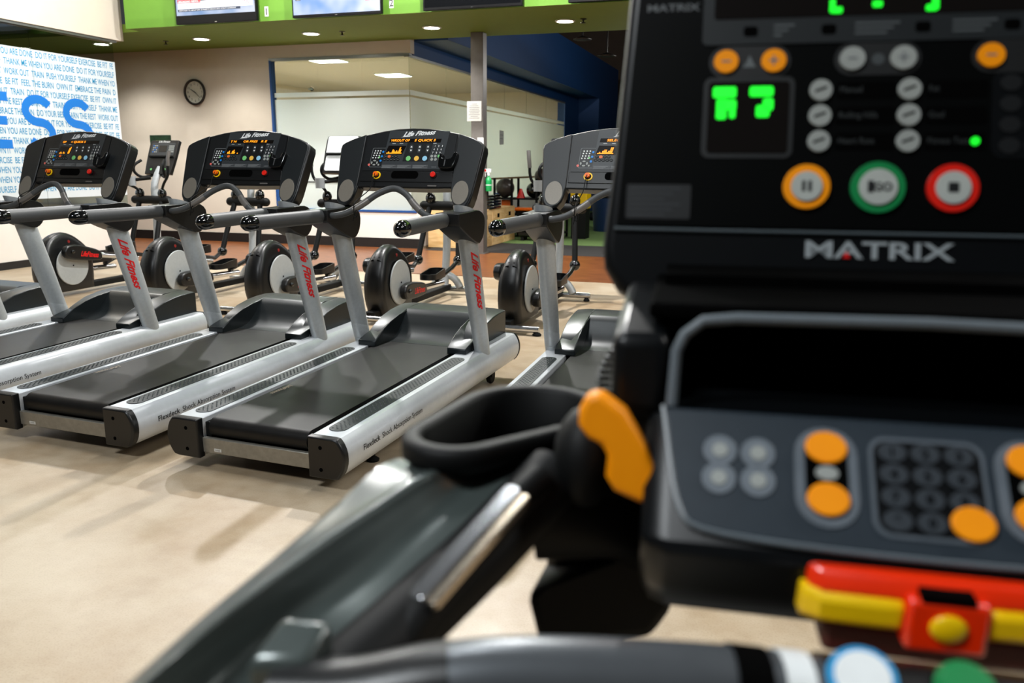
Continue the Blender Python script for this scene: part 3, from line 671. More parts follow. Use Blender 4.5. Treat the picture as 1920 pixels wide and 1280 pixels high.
    for r_, n_ in ((0, 4), (1, 5)):
        for c_ in range(n_): ck_.prism(circ(-0.148 - 0.006 * r_ + 0.0225 * c_, 0.2235 - 0.0195 * r_, 0.0105, 0.0085, 12), CP, 0.0045, 0.0062, 1 if (r_, c_) == (0, 1) else 0)
        for c_ in range(n_): ck_.prism([(-0.154 - 0.006 * r_ + 0.0225 * c_, 0.2222 - 0.0195 * r_), (-0.142 - 0.006 * r_ + 0.0225 * c_, 0.2222 - 0.0195 * r_), (-0.142 - 0.006 * r_ + 0.0225 * c_, 0.2248 - 0.0195 * r_), (-0.154 - 0.006 * r_ + 0.0225 * c_, 0.2248 - 0.0195 * r_)], CP, 0.0062, 0.0066, 2)
    build('workout_keys', ck_, ['blackmat', 'orange_hot', 'grey_ink'], con)
    tvp = MB()
    def ring_(pts, w):
        n = len(pts); cx_ = sum(p[0] for p in pts) / n; cy_ = sum(p[1] for p in pts) / n
        inn = [(cx_ + (x - cx_) * (1 - w / 0.045), cy_ + (y - cy_) * (1 - w / 0.06)) for x, y in pts]
        vs = [CP(x, y, 0.0037) for x, y in pts] + [CP(x, y, 0.0037) for x, y in inn]
        tvp.add(vs, [(i, (i + 1) % n, n + (i + 1) % n, n + i) for i in range(n)], 0)
    ring_([(x + (0.278 - 0.118 + y - 0.278) * 0.06 - 0.209, y) for x, y in [(p[0], p[1] + 0.217) for p in rr(0, 0, 0.092, 0.122, 0.008)]], 0.0025)
    for r_ in range(4):
        for c_ in range(3): tvp.prism(circ(-0.226 + 0.018 * c_ - 0.003 * r_, 0.259 - 0.0145 * r_, 0.0045, n=8), CP, 0.003, 0.0045, 1)
    for i in range(3): tvp.prism(circ(-0.172 - 0.004 * i, 0.2525 - 0.028 * i, 0.007, n=10), CP, 0.003, 0.005, 2)
    tvp.prism(circ(-0.192, 0.2185, 0.006, n=10), CP, 0.003, 0.005, 3); tvp.prism(circ(-0.254, 0.171, 0.0075, n=10), CP, 0.003, 0.005, 4)
    for dx, dy in ((0, 0.013), (0, -0.013), (0.018, 0), (-0.018, 0)): tvp.prism(circ(-0.220 + dx, 0.184 + dy, 0.010 if dx == 0 else 0.005, 0.005 if dx == 0 else 0.009, 10), CP, 0.003, 0.005, 5)
    tvp.prism(circ(-0.19, 0.171, 0.006, n=10), CP, 0.003, 0.005, 5)
    build('remote_keypad', tvp, ['grey_ink', 'white_ink', mat('blue_key', (30, 130, 215), 0.4), 'btn_green', mat('pink_key', (230, 110, 100), 0.4), 'btn_grey'], con)
    ib = MB()
    for x, n_ in ((-0.166, 0.098), (-0.065, 0.095), (0.038, 0.1)):
        for j in range(2): ib.prism([(x, 0.171 - 0.012 * j), (x + n_, 0.171 - 0.012 * j), (x + n_, 0.162 - 0.012 * j), (x, 0.162 - 0.012 * j)][::-1], CP, 0.0045, 0.0049, 0)
        for j in range(3): ib.prism([(x + 0.004, 0.169 - 0.0075 * j), (x + n_ - 0.012 * (j + 1), 0.169 - 0.0075 * j), (x + n_ - 0.012 * (j + 1), 0.1665 - 0.0075 * j), (x + 0.004, 0.1665 - 0.0075 * j)][::-1], CP, 0.0049, 0.0052, 1)
    ib.prism([(0.163, 0.160), (0.195, 0.160), (0.195, 0.157), (0.163, 0.157)][::-1], CP, 0.0045, 0.005, 1)
    build('instruction_print', ib, [mat('slate_block', (74, 76, 78), 0.5), 'grey_ink'], con)
    # lower fascia
    build('lower_fascia', MB().prism([(-0.3, 0.13), (0.306, 0.128), (0.31, 0.064), (-0.30, 0.067)][::-1], CP, 0.0, 0.005), 'black', con, 0.002)
    build('accessory_slot', MB().prism(rr(-0.002, 0.1085, 0.178, 0.046, 0.020), CP, 0.005, 0.0062), 'void', con)
    key = build('safety_key', MB().prism(circ(-0.186, 0.104, 0.026, 0.024, 28), CP, 0.005, 0.010, 0).prism(circ(-0.186, 0.104, 0.019, 0.0175, 28), CP, 0.010, 0.0105, 2).prism(circ(-0.189, 0.108, 0.0145, 0.0135, 20), CP, 0.0105, 0.026, 1), ['yellow', 'orange_hot', 'blackmat'], con, 0.0015)
    build('stop_button', MB().prism(circ(0.187, 0.1075, 0.0215, n=24), CP, 0.005, 0.010, 1).prism(circ(0.187, 0.1085, 0.0165, n=24), CP, 0.010, 0.022, 0), ['red', 'blackmat'], con, 0.002)
    build('port_cover', MB().prism(rr(0.185, 0.045, 0.058, 0.008, 0.004), CP, 0.0, 0.002), 'steel', con)
    hk = MB().prism(spline2([(0.222, 0.235), (0.236, 0.228), (0.24, 0.2), (0.29, 0.2), (0.307, 0.232), (0.322, 0.24), (0.33, 0.225), (0.318, 0.165), (0.30, 0.142), (0.24, 0.14), (0.218, 0.155), (0.215, 0.2)], 3), CP, 0.003, 0.036)
    build('headphone_hook', hk, 'gloss', con, 0.006, 3)
    build('hook_slot', MB().prism([(0.256, 0.152), (0.262, 0.152), (0.264, 0.19), (0.257, 0.19)], CP, 0.036, 0.038), 'chrome', con)
    cd = [CP(-0.189, 0.108, 0.026), CP(-0.195, 0.06, 0.03), CP(-0.198, 0.0, 0.04), Vector((-0.2, 1.262, 1.185)), Vector((-0.205, 1.255, 1.13)), Vector((-0.195, 1.25, 1.10)), Vector((-0.18, 1.25, 1.115)), Vector((-0.19, 1.252, 1.14)), Vector((-0.21, 1.25, 1.08))]
    build('safety_cord', MB().tube(cd, 0.0028, 6, smooth=4), 'blackmat', T)
    return T

BARS = {0: [0, 1, 2, 1, 0, 2, 1, 0, 0, 0, 6, 7], 1: [0, 2, 3, 1, 0, 3, 4, 2, 0, 0, 1, 0], 2: [1, 2, 1, 1, 4, 3, 2, 3, 2, 6, 4, 1], 3: [1, 2, 1, 3, 4, 4, 2, 3, 6, 6, 1, 0], -1: [1, 2, 3, 2, 1, 4, 2, 1, 3, 2, 1, 0]}
MSG = {0: [('OP', 0.0), ('<', 0.075), ('QUICK S', 0.1)], 1: [('T N', 0.0), ('OR PRES', 0.10), ('R E', 0.235)], 2: [('WKOUT OP', 0.0), ('S QUICK S', 0.155)], 3: [('SELECT', 0.03), ('OR', 0.2)], -1: [('QUICK', 0.05)]}
def readouts(T, idx):
    con = [c for c in kids(T) if c.name.split('.')[0] == 'console'][0]
    d = MB().prism([(-0.137, 0.336), (0.200, 0.332), (0.196, 0.309), (-0.142, 0.313)][::-1], CP, 0.0045, 0.0055, 0)
    for s_, x in MSG[idx]: d.text(s_, 0.0135, lambda a, b, h, x=x: CP(-0.130 + x + a, 0.317 + b, 0.0062), shear=0.2, bold=0.02, width=0.0155 * len(s_), mi=1)
    for x in (-0.12, -0.07, 0.0, 0.05, 0.105, 0.15): d.prism([(x, 0.306), (x + 0.022, 0.306), (x + 0.022, 0.304), (x, 0.304)][::-1], CP, 0.0045, 0.005, 2)
    build('message_display', d, ['led_black', 'led', 'white_ink'], con)
    d = MB().prism([(-0.142, 0.292), (-0.024, 0.290), (-0.044, 0.235), (-0.158, 0.238)][::-1], CP, 0.0045, 0.0055, 0)
    for i, h_ in enumerate(BARS[idx]):
        for j in range(h_):
            x = -0.150 + 0.0085 * i + 0.0018 * j; s = 0.241 + 0.0068 * j
            d.prism([(x, s), (x + 0.0075, s), (x + 0.009, s + 0.0052), (x + 0.0015, s + 0.0052)], CP, 0.0055, 0.0062, 1)
    build('program_display', d, ['led_black', 'led'], con)

POSE = {-1: (-4.79, 4.46, -21.4), 0: (-3.52, 4.133, -21.2), 1: (-2.25, 3.805, -20.70), 2: (-1.165, 3.409, -20.94), 3: (0.151, 3.164, -17.67)}
TL = {2: 'silver and black treadmill in the centre of the row, in front of the steel column',
      1: 'silver and black treadmill second in front of the beige wall, left of the central one',
      0: 'silver and black treadmill in front of the blue and white slogan window',
      -1: 'treadmill at the far left edge, only its right half showing',
      3: 'treadmill at the right of the row, half hidden by the near console'}
proto = make_treadmill(); allT = {2: proto}
for i in (1, 0, -1, 3): allT[i] = copy_tree(proto)
for i, t in allT.items():
    x, y, a = POSE[i]; t.location = (x, y, 0); t.rotation_euler = (0, 0, radians(a)); t['label'] = TL[i]
    readouts(t, i)

# ------------------------------------------------------------------ elliptical cross trainers
def make_elliptical(raised=False):
    E = thing('elliptical_trainer', '', 'elliptical trainer', group='elliptical trainers behind the treadmills')
    build('rear_stabiliser', MB().tube([(-0.30, -0.42, 0.05), (0.30, -0.42, 0.05)], 0.028, 12), 'chrome', E)
    for s in (-1, 1):
        build('foot', MB().lathe([(0.035, 0.0), (0.04, 0.01), (0.02, 0.03), (0.014, 0.05)], (s * 0.28, -0.42, 0), n=14), 'blackmat', E)
        build('foot', MB().lathe([(0.03, 0.0), (0.034, 0.01), (0.02, 0.03), (0.014, 0.05)], (s * 0.30, 1.42, 0), n=14), 'blackmat', E)
    build('front_stabiliser', MB().tube([(-0.34, 1.42, 0.06), (0.34, 1.42, 0.06)], 0.03, 12), 'chrome', E)
    build('base_frame', MB().bb(-0.05, 0.05, -0.42, 1.42, 0.045, 0.11), 'blackmat', E, 0.01)
    prof = spline2([(-0.29, 0.05), (-0.355, 0.2), (-0.35, 0.38), (-0.29, 0.53), (-0.19, 0.63), (-0.05, 0.675), (0.07, 0.655), (0.2, 0.57), (0.29, 0.45), (0.32, 0.3), (0.30, 0.05)], 3)
    hb = MB(); rings = []
    for x, k in ((-0.112, 0.80), (-0.108, 0.88), (-0.09, 0.95), (-0.055, 0.988), (0, 1.0), (0.055, 0.988), (0.09, 0.95), (0.108, 0.88), (0.112, 0.80)):
        rings.append([Vector((x * 0.92 * (1 - 0.38 * max(0, (z - 0.42) / 0.25) ** 1.5), -0.01 + (y + 0.01) * k, 0.30 + (z - 0.30) * k if z > 0.08 else z + (1 - k) * 0.1)) for y, z in prof])
    hs = build('housing', hb.loft(rings), 'black', E, ang=50)
    vt = MB()
    for s in (-1, 1):
        for j in range(4):
            y = -0.275 + j * 0.030; z = 0.545 + j * 0.0235
            vt.tube([(s * 0.018, y, z + 0.012), (s * 0.038, y + 0.004, z + 0.007), (s * 0.060, y + 0.012, z - 0.012)], 0.005, 6)
    build('air_vents', vt, 'void', hs)
    build('badge', MB().lathe([(0.001, 0.0), (0.015, 0.0), (0.015, 0.006), (0.001, 0.006)], (0.066, 0.02, 0.575), 'x', 16), mat('dull_red_badge', (130, 20, 18), 0.5), hs)
    for s in (-1, 1):
        dk = build('crank_disc', MB().lathe([(0.001, 0.0), (0.205, 0.0), (0.21, 0.006), (0.205, 0.014), (0.001, 0.016)] if s == 1 else [(0.001, -0.016), (0.205, -0.014), (0.21, -0.006), (0.205, 0), (0.001, 0)], (s * 0.102, 0, 0.325), 'x', 40), mat('pale_grey_disc', (164, 168, 168), 0.4), E)
        build('hub_dot', MB().lathe([(0.001, 0.0), (0.008, 0.0), (0.008, 0.004), (0.001, 0.004)], (s * 0.118 if s == 1 else -0.122, 0, 0.325), 'x', 10), 'void', dk)
    for s in (-1, 1):
        low = (s == 1) != raised
        a = (0.02, 0.235) if low else (-0.06, 0.47)
        b = (0.62, 0.215) if low else (0.62, 0.36)
        d = Vector((0, b[0] - a[0], b[1] - a[1])).normalized(); n = Vector((0, -d.z, d.y))
        o = Vector((0, a[0], a[1])); L_ = (Vector((0, b[0], b[1])) - o).length
        FA = lambda u, v, h, o=o, d=d, n=n, s=s: o + d * u + n * v + Vector((s * h, 0, 0))
        arm = build('pedal_arm', MB().prism(spline2([(-0.10, 0.0), (-0.07, 0.06), (0.05, 0.085), (0.2, 0.075), (0.36, 0.045), (0.40, -0.02), (0.36, -0.06), (0.1, -0.075), (-0.06, -0.06), (-0.10, 0.0)], 3)[:-1], FA, 0.132, 0.20), 'black', E, 0.015, 3)
        build('arm_tube', MB().tube([FA(0.3, 0, 0.17), FA(L_ + 0.25, 0.0, 0.17)], 0.03, 12), 'chrome', arm)
        build('arm_bolt', MB().ball(FA(-0.01, 0.01, 0.203), 0.022), 'gloss', arm)
        if s == 1:
            lt = MB().text('LifeFitness', 0.055, lambda u, v, h: FA(0.10 + u, -0.03 + v, 0.2015), shear=0.35, bold=0.014, width=0.24)
            build('arm_lettering', lt, 'red_ink', arm, flat=True)
        pc = FA(L_, 0.09, 0.17)
        pd = MB().prism(rr(0, 0, 0.16, 0.36, 0.07), lambda u, v, h, pc=pc: pc + Vector((u, v, h)), -0.02, 0.0)
        ringo = rr(0, 0, 0.17, 0.37, 0.075); ringi = rr(0, 0, 0.145, 0.345, 0.065)
        vs = [pc + Vector((x, y, -0.02)) for x, y in ringo] + [pc + Vector((x, y, 0.035 + (0.03 if y > 0.1 else 0))) for x, y in ringo] + [pc + Vector((x, y, 0.035 + (0.03 if y > 0.1 else 0))) for x, y in ringi] + [pc + Vector((x, y, 0.0)) for x, y in ringi]
        k_ = len(ringo); pd.add(vs, [(r_ * k_ + i, r_ * k_ + (i + 1) % k_, (r_ + 1) * k_ + (i + 1) % k_, (r_ + 1) * k_ + i) for r_ in range(3) for i in range(k_)])
        build('pedal', pd, 'black', arm)
        # swinging arm: pivot, lower link, joint and upper handle
        piv = Vector((s * 0.165, 1.38, 1.035)); jl = Vector((s * 0.215, 1.17 + (0.04 if low else -0.04), 0.40))
        sw = build('swing_arm', MB().tube([piv + Vector((0, 0, -0.05)), piv.lerp(jl, 0.5), jl], 0.030, 12), 'blackmat', E)
        build('pivot_ball', MB().ball(piv, (0.055, 0.05, 0.065)), 'gloss', sw)
        build('joint', MB().ball(jl, 0.055), 'gloss', sw)
        build('link', MB().tube([jl, jl + Vector((-s * 0.01, -0.16, -0.06)), FA(L_ + 0.1, 0.04, 0.17)], 0.024, 10), 'black', sw)
        fy = -0.34 if (raised and s == -1) else (-0.08 if s == -1 else -0.02); fx = 0.17 if (raised and s == -1) else 0.13
        hp = [piv, piv + Vector((s * 0.01, fy * 0.1, 0.06)), piv + Vector((s * fx * 0.4, fy * 0.5, 0.13)), piv + Vector((s * fx * 0.85, fy * 0.9, 0.20)), piv + Vector((s * fx, fy, 0.27)), piv + Vector((s * fx * 1.02, fy, 0.33))]
        build('handle', MB().tube(hp, 0.0155, 10, smooth=4), 'blackmat', sw)
        g0 = piv + Vector((s * fx * 1.02, fy, 0.33)); build('handle_grip', MB().tube([g0, g0 + Vector((s * 0.008, 0.0, 0.09)), g0 + Vector((s * 0.02, 0.02, 0.17))], 0.021, 12), 'steel', sw)
        build('fixed_handle', MB().tube([(s * 0.06, 1.52, 1.25), (s * 0.17, 1.45, 1.23), (s * 0.215, 1.38, 1.29), (s * 0.21, 1.38, 1.37), (s * 0.17, 1.46, 1.43)], 0.017, 10, smooth=4), 'blackmat', E)
    build('pivot_housing', MB().tube([(-0.24, 1.38, 0.96), (0.24, 1.38, 0.96)], 0.05, 14).ball((-0.24, 1.38, 0.96), 0.05).ball((0.24, 1.38, 0.96), 0.05), 'blackmat', E)
    build('post', MB().tube([(0, 1.34, 0.06), (0, 1.42, 0.5), (0, 1.44, 0.9), (0, 1.46, 1.15), (0.02, 1.56, 1.34)], 0.042, 16, smooth=4), 'post', E, ang=60)
    build('lower_arch', MB().tube([(-0.16, 1.40, 0.08), (-0.1, 1.40, 0.17), (0, 1.38, 0.22), (0.1, 1.40, 0.17), (0.16, 1.40, 0.08)], 0.04, 12, smooth=3), 'post', E)
    th = radians(24); CE = lambda x, s, h: Vector((0.03 + x * 1.12, 1.58 + s * 1.12 * sin(th) - h * cos(th), 1.475 + s * 1.12 * cos(th) + h * sin(th)))
    con = build('console', MB().prism(spline2([(-0.15, 0.19), (0.15, 0.19), (0.185, 0.15), (0.165, -0.17), (0.13, -0.2), (-0.14, -0.2), (-0.175, -0.17), (-0.185, 0.15), (-0.15, 0.19)], 3)[:-1][::-1], CE, -0.05, 0), 'black', E, 0.01, 2)
    build('face_overlay', MB().prism(rr(0, 0.085, 0.31, 0.15, 0.015), CE, 0.0, 0.003), 'panel', con)
    build('screen', MB().prism(rr(0.0, 0.09, 0.10, 0.075, 0.005), CE, 0.003, 0.005), 'screen_off', con)
    ky = MB()
    for r_ in range(4):
        for c_ in range(4): ky.prism(rr(0.085 + 0.018 * c_, 0.12 - 0.022 * r_, 0.014, 0.014, 0.003, 2), CE, 0.003, 0.005, 0)
    for r_ in range(4):
        for c_ in range(3): ky.prism(circ(-0.125 + 0.022 * c_, 0.125 - 0.024 * r_, 0.008, n=8), CE, 0.003, 0.005, 1 if (r_ + c_) % 3 == 0 else 0)
    for x in (-0.1, -0.02, 0.08): ky.prism(circ(x, -0.15, 0.012, n=10), CE, 0.0, 0.004, 2)
    build('keys', ky, ['btn_grey', mat('blue_key_e', (40, 110, 190), 0.4), 'btn_green'], con)
    build('reading_ledge', MB().prism(rr(0, -0.005, 0.31, 0.014, 0.005), CE, 0.0, 0.03), 'blackmat', con)
    build('logo_lettering', MB().text('Life Fitness', 0.022, lambda a, b, h: CE(a, 0.163 + b, 0.001), 'CENTER', shear=0.35, width=0.15, bold=0.01), 'white_ink', con, flat=True)
    build('cup_holder', MB().lathe([(0.001, 1.13), (0.05, 1.13), (0.056, 1.24), (0.05, 1.24), (0.045, 1.14), (0.001, 1.14)], (-0.20, 1.30, 0), n=24), mat('grey_cup', (150, 154, 156), 0.4), E)
    build('cup_bracket', MB().tube([(-0.15, 1.32, 1.2), (0.0, 1.4, 1.22)], 0.02, 8), 'blackmat', E)
    return E
EL = {0: 'elliptical trainer with raised pedal arm, its full console showing under the dark green poster', 1: 'elliptical trainer between the treadmill by the slogan window and the next one',
      2: 'elliptical trainer with glare painted white on its console, between the second and the central treadmill', 3: 'elliptical trainer behind the central treadmill, in front of the plywood boxes',
      4: 'elliptical trainer seen end on, right of the steel column, with one handle up'}
EU_ = [-7.17, -5.80, -4.59, -3.33, -2.06]
e0 = make_elliptical(True); e1 = make_elliptical(False)
for i in range(5):
    e = e0 if i == 0 else (e1 if i == 1 else copy_tree(e1))
    e.location = rw(EU_[i], 6.76, 0); e.rotation_euler = (0, 0, ROOM); e['label'] = EL[i]
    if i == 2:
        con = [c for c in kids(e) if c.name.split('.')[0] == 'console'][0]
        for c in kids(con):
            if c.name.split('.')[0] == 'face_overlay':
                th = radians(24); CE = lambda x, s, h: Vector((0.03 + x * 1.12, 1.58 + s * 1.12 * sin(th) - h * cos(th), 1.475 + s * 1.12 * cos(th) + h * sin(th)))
                nb = build('face_overlay', MB().prism(rr(0, 0.09, 0.33, 0.19, 0.02), CE, 0.0, 0.008).prism(rr(0, -0.1, 0.31, 0.16, 0.02), CE, 0.0, 0.008), 'white_pl', con, label='pale white console face')  # white colour stands in for glare on a dark glossy console
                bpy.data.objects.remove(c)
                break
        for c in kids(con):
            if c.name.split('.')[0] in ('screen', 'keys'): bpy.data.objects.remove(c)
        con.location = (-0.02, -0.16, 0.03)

# ------------------------------------------------------------------ training area behind the column
for i, lb in enumerate(('plywood jump box beside the steel column, nearest of the row', 'plywood jump box, middle of the row by the column', 'plywood jump box, farthest of the row by the column')):
    b = rthing('plyo_box', lb, 'jump box', -5.05, 12.72 + 0.325 + 0.655 * i, 0.0 + 0.008, 'plywood jump boxes')
    build('box_panels', MB().bb(-0.47, 0.47, -0.32, 0.32, 0, 0.63), 'ply', b, 0.004)
    build('hand_hole', MB().bb(0.46, 0.472, -0.06, 0.06, 0.47, 0.54), 'void', b, 0.0)
    build('hand_hole', MB().bb(-0.06, 0.06, -0.322, -0.31, 0.47, 0.54), 'void', b, 0.0)
for i in range(5):
    names = ('bottom', 'second from bottom', 'middle', 'second from top', 'top')
    s_ = rthing('aerobic_step', 'black aerobic step on the plywood box, %s of its stack' % names[i], 'exercise step', -4.83, 13.5, 0.638 + 0.05 * i, 'stack of black steps')
    build('step_platform', MB().bb(-0.27, 0.27, -0.3, 0.3, 0, 0.042), 'gloss', s_, 0.01)
    build('end_mark', MB().bb(0.18, 0.20, -0.303, -0.30, 0.012, 0.03), 'white_ink', s_)
rk = rthing('storage_rack', 'black metal rack holding exercise balls beyond the plywood boxes', 'rack', -4.52, 15.3, 0.01)
for x in (-0.75, -0.25, 0.25, 0.75):
    for y in (-0.22, 0.22): build('rack_post', MB().bb(x - 0.02, x + 0.02, y - 0.02, y + 0.02, 0, 1.12), 'blackmat', rk)
for z_ in (0.08, 0.42, 0.72): build('shelf', MB().bb(-0.77, 0.77, -0.24, 0.24, z_, z_ + 0.03), 'blackmat', rk)
def ball(u, v, z_, r, m_, lb):
    b = tag(build('exercise_ball', MB().ball((0, 0, 0), r, 28, 18), m_), lb, 'ball', 'exercise balls on the rack'); b.location = rw(u, v, z_); return b
brown = mat('dark_brown_rubber', (52, 38, 34), 0.35)
ball(-4.97, 15.28, 0.76 + 0.185, 0.185, mat('dark_grey_rubber', (64, 58, 54), 0.3), 'shiny dark grey exercise ball at the left of the rack')
ball(-4.38, 15.28, 0.76 + 0.15, 0.15, 'gloss', 'black exercise ball in the middle of the rack')
ball(-4.06, 15.30, 0.76 + 0.15, 0.15, 'gloss', 'black exercise ball right of the middle one on the rack')
ball(-4.22, 15.30, 1.17, 0.155, brown, 'brown exercise ball resting on top of two black balls')
o_ = rthing('orange_step', 'orange platform lying on the lower rack shelf', 'exercise step', -4.40, 15.25, 0.46); build('platform', MB().bb(-0.36, 0.36, -0.2, 0.2, 0.06, 0.12), 'orange_hot', o_, 0.02); build('riser', MB().bb(-0.3, 0.3, -0.15, 0.15, 0, 0.06), 'blackmat', o_)
o_ = tag(build('orange_board', MB().bb(-0.10, 0.10, -0.03, 0.03, 0, 0.26), 'orange_hot', None, 0.015), 'small upright orange board leaning by the step stack', 'board'); o_.location = rw(-4.92, 15.22, 0.46); o_.rotation_euler = (0, 0, ROOM)
o_ = tag(build('red_cone', MB().lathe([(0.001, 0), (0.09, 0), (0.085, 0.02), (0.02, 0.19), (0.001, 0.19)], (0, 0, 0)), 'red'), 'small red training cone on the rack', 'cone'); o_.location = rw(-4.62, 15.2, 0.75)
o_ = tag(build('blue_block', MB().bb(-0.05, 0.05, -0.04, 0.04, 0, 0.1), 'bluetrim', None, 0.01), 'small blue block next to the orange board', 'block'); o_.location = rw(-5.1, 15.2, 0.75)
for i in range(2):
    bn = rthing('weight_bench', ('dark padded bench on the turf, lower of two', 'dark padded bench pad stacked on the bench below')[i], 'bench', -4.05, 14.55, 0.012 + 0.17 * i, 'dark benches')
    build('pad', MB().bb(-0.38, 0.38, -0.16, 0.16, 0.08, 0.16), 'black', bn, 0.02); build('leg', MB().bb(-0.34, -0.28, -0.12, 0.12, 0, 0.08), 'blackmat', bn); build('leg', MB().bb(0.28, 0.34, -0.12, 0.12, 0, 0.08), 'blackmat', bn)
rb = rthing('red_mat', 'thin red mat on the bottom shelf of the rack', 'mat', -4.5, 15.25, 0.125); build('mat_body', MB().bb(-0.5, 0.5, -0.2, 0.2, 0, 0.05), 'red', rb, 0.01)
yb = rthing('yellow_box', 'yellow foam box beyond the right hand treadmill', 'box', -3.45, 15.3, 0.01); build('foam_body', MB().bb(-0.16, 0.16, -0.2, 0.2, 0.56, 0.88), 'yellow', yb, 0.02); build('stand', MB().bb(-0.14, 0.14, -0.18, 0.18, 0, 0.56), 'blackmat', yb)
bb_ = rthing('blue_bin', 'dark blue bin at the far side of the turf', 'bin', -3.3, 17.2, 0.01); build('bin_body', MB().lathe([(0.001, 0), (0.28, 0), (0.33, 0.72), (0.30, 0.72), (0.26, 0.05), (0.001, 0.05)], (0, 0, 0)), mat('navy_plastic', (14, 44, 84), 0.4), bb_); build('bin_rim', MB().lathe([(0.33, 0.70), (0.35, 0.72), (0.35, 0.75), (0.31, 0.75)], (0, 0, 0)), 'blackmat', bb_)
for i, u in enumerate((-4.4, -3.9, -3.2, -2.7)):
    d = rthing('dumbbell', 'black dumbbell on the turf, %s from the plywood boxes' % ('first', 'second', 'third', 'fourth')[i], 'dumbbell', u, 20.3, 0.012, 'dumbbells on the turf')
    build('bar', MB().tube([(-0.12, 0, 0.1), (0.12, 0, 0.1)], 0.016, 8), 'chrome', d)
    for s in (-1, 1): build('weight', MB().lathe([(0.001, -0.05), (0.1, -0.05), (0.1, 0.05), (0.001, 0.05)], (s * 0.13, 0, 0.1), 'x', 12), 'blackmat', d)

# ------------------------------------------------------------------ near treadmill with the dark console
MX = thing('near_treadmill', 'large black treadmill in the near foreground with green readouts and orange lever', 'treadmill', (0.326, 0.646, 0), radians(-12))
build('running_belt', MB().bb(-0.27, 0.27, -1.35, 0.55, 0.17, 0.2), 'belt', MX)
build('deck_frame', MB().bb(-0.40, -0.28, -1.4, 0.95, 0.05, 0.19).bb(0.28, 0.40, -1.4, 0.95, 0.05, 0.19), 'mgrey', MX, 0.015)
build('motor_cover', MB().prism([(0.5, 0.2), (0.6, 0.28), (0.95, 0.28), (1.0, 0.2), (1.0, 0.05), (0.5, 0.05)], lambda a, b, h: Vector((h, a, b)), -0.4, 0.4), 'black', MX, 0.02)
for sx in (-1, 1):
    for sy in (-1.3, 0.85): build('foot', MB().lathe([(0.03, 0), (0.03, 0.03), (0.015, 0.05)], (sx * 0.34, sy, 0), n=12), 'blackmat', MX)
    build('upright', MB().loft([[Vector((sx * (cx_ + a), cy_ + b, z_)) for a, b in rr(0, 0, w_, d_, 0.02, 3)] for cx_, cy_, z_, w_, d_ in ((0.35, 0.56, 0.18, 0.08, 0.14), (0.33, 0.34, 0.6, 0.08, 0.13), (0.26, 0.10, 0.97, 0.10, 0.12), (0.235, 0.04, 1.06, 0.12, 0.12))]), 'blackmat', MX, ang=50)
    wd = [(-0.308, -0.057, 1.026), (-0.295, -0.044, 1.030), (-0.208, 0.012, 1.052), (-0.193, 0.02, 1.031), (-0.177, 0.014, 0.986), (-0.197, -0.005, 0.962), (-0.294, -0.063, 0.975)]
    build('mount_bracket', MB().loft([[Vector((s_ if sx == 1 else x, y, z_)) if False else Vector((sx * abs(x), y + dy, z_ - dy * 0.2)) for x, y, z_ in wd] for dy in (0.0, 0.10)]), 'blackmat', MX, 0.01, 3)
# lower console body
pr = [(-0.072, 1.21), (-0.148, 1.128), (-0.135, 1.09), (-0.06, 1.032), (0.08, 1.02), (0.19, 1.09), (0.20, 1.24), (0.16, 1.205), (-0.06, 1.205)]
bd = MB(); rings = []
for x, k in ((-0.206, 0.90), (-0.200, 0.96), (-0.185, 1.0), (0.185, 1.0), (0.200, 0.96), (0.206, 0.90)):
    rings.append([Vector((x, 0.02 + (y - 0.02) * k, 1.13 + (z - 1.13) * k)) for y, z in pr])
build('lower_body', bd.loft(rings), 'mframe', MX, 0.006, 2)
# pocket: side cheeks, back and arched rim
for s in (-1, 1):
    build('pocket_side', MB().loft([[Vector((s * x, y, z_)) for y, z_ in ((-0.06, 1.20), (-0.055, 1.265), (0.0, 1.275), (0.12, 1.285), (0.19, 1.26), (0.19, 1.15), (0.05, 1.13))] for x in (0.192, 0.225, 0.238)]), 'mframe', MX, 0.01, 3)
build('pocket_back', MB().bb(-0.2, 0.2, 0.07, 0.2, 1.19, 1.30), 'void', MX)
build('pocket_top', MB().bb(-0.21, 0.21, -0.035, 0.19, 1.276, 1.29), 'void', MX, 0.004)  # near-black colour paints in the shade below the upper console
rim = [(-0.188, 1.212), (-0.186, 1.255), (-0.180, 1.268), (-0.166, 1.279), (-0.14, 1.282), (0, 1.284), (0.14, 1.282), (0.166, 1.279), (0.180, 1.268), (0.186, 1.255), (0.188, 1.212)]
build('pocket_rim', MB().tube([(x, -0.068 + (z_ - 1.212) * 0.25, z_) for x, z_ in rim], 0.0045, 10), 'mrim', MX)
build('pocket_floor', MB().bb(-0.19, 0.19, -0.065, 0.06, 1.204, 1.2085), 'mframe', MX)
LA = radians(48); LP = lambda x, s, h: Vector((x, -0.072 + s * cos(LA) - h * sin(LA), 1.21 + s * sin(LA) + h * cos(LA)))
op = spline2([(-0.194, 0.0), (-0.186, -0.05), (-0.178, -0.082), (-0.162, -0.096), (-0.10, -0.102), (0, -0.104), (0.10, -0.102), (0.162, -0.096), (0.178, -0.082), (0.186, -0.05), (0.194, 0.0)], 3) + [(0.1, 0.0), (0, 0), (-0.1, 0)]
kpn = build('lower_panel', MB().prism(op, LP, 0.0, 0.006), 'mkey', MX, 0.003)
build('panel_edge', MB().tube([LP(x, s, 0.006) for x, s in op[:31]], 0.0022, 8), 'mrim', kpn)
mk_ = mat('pale_slate_key', (104, 112, 120), 0.4)
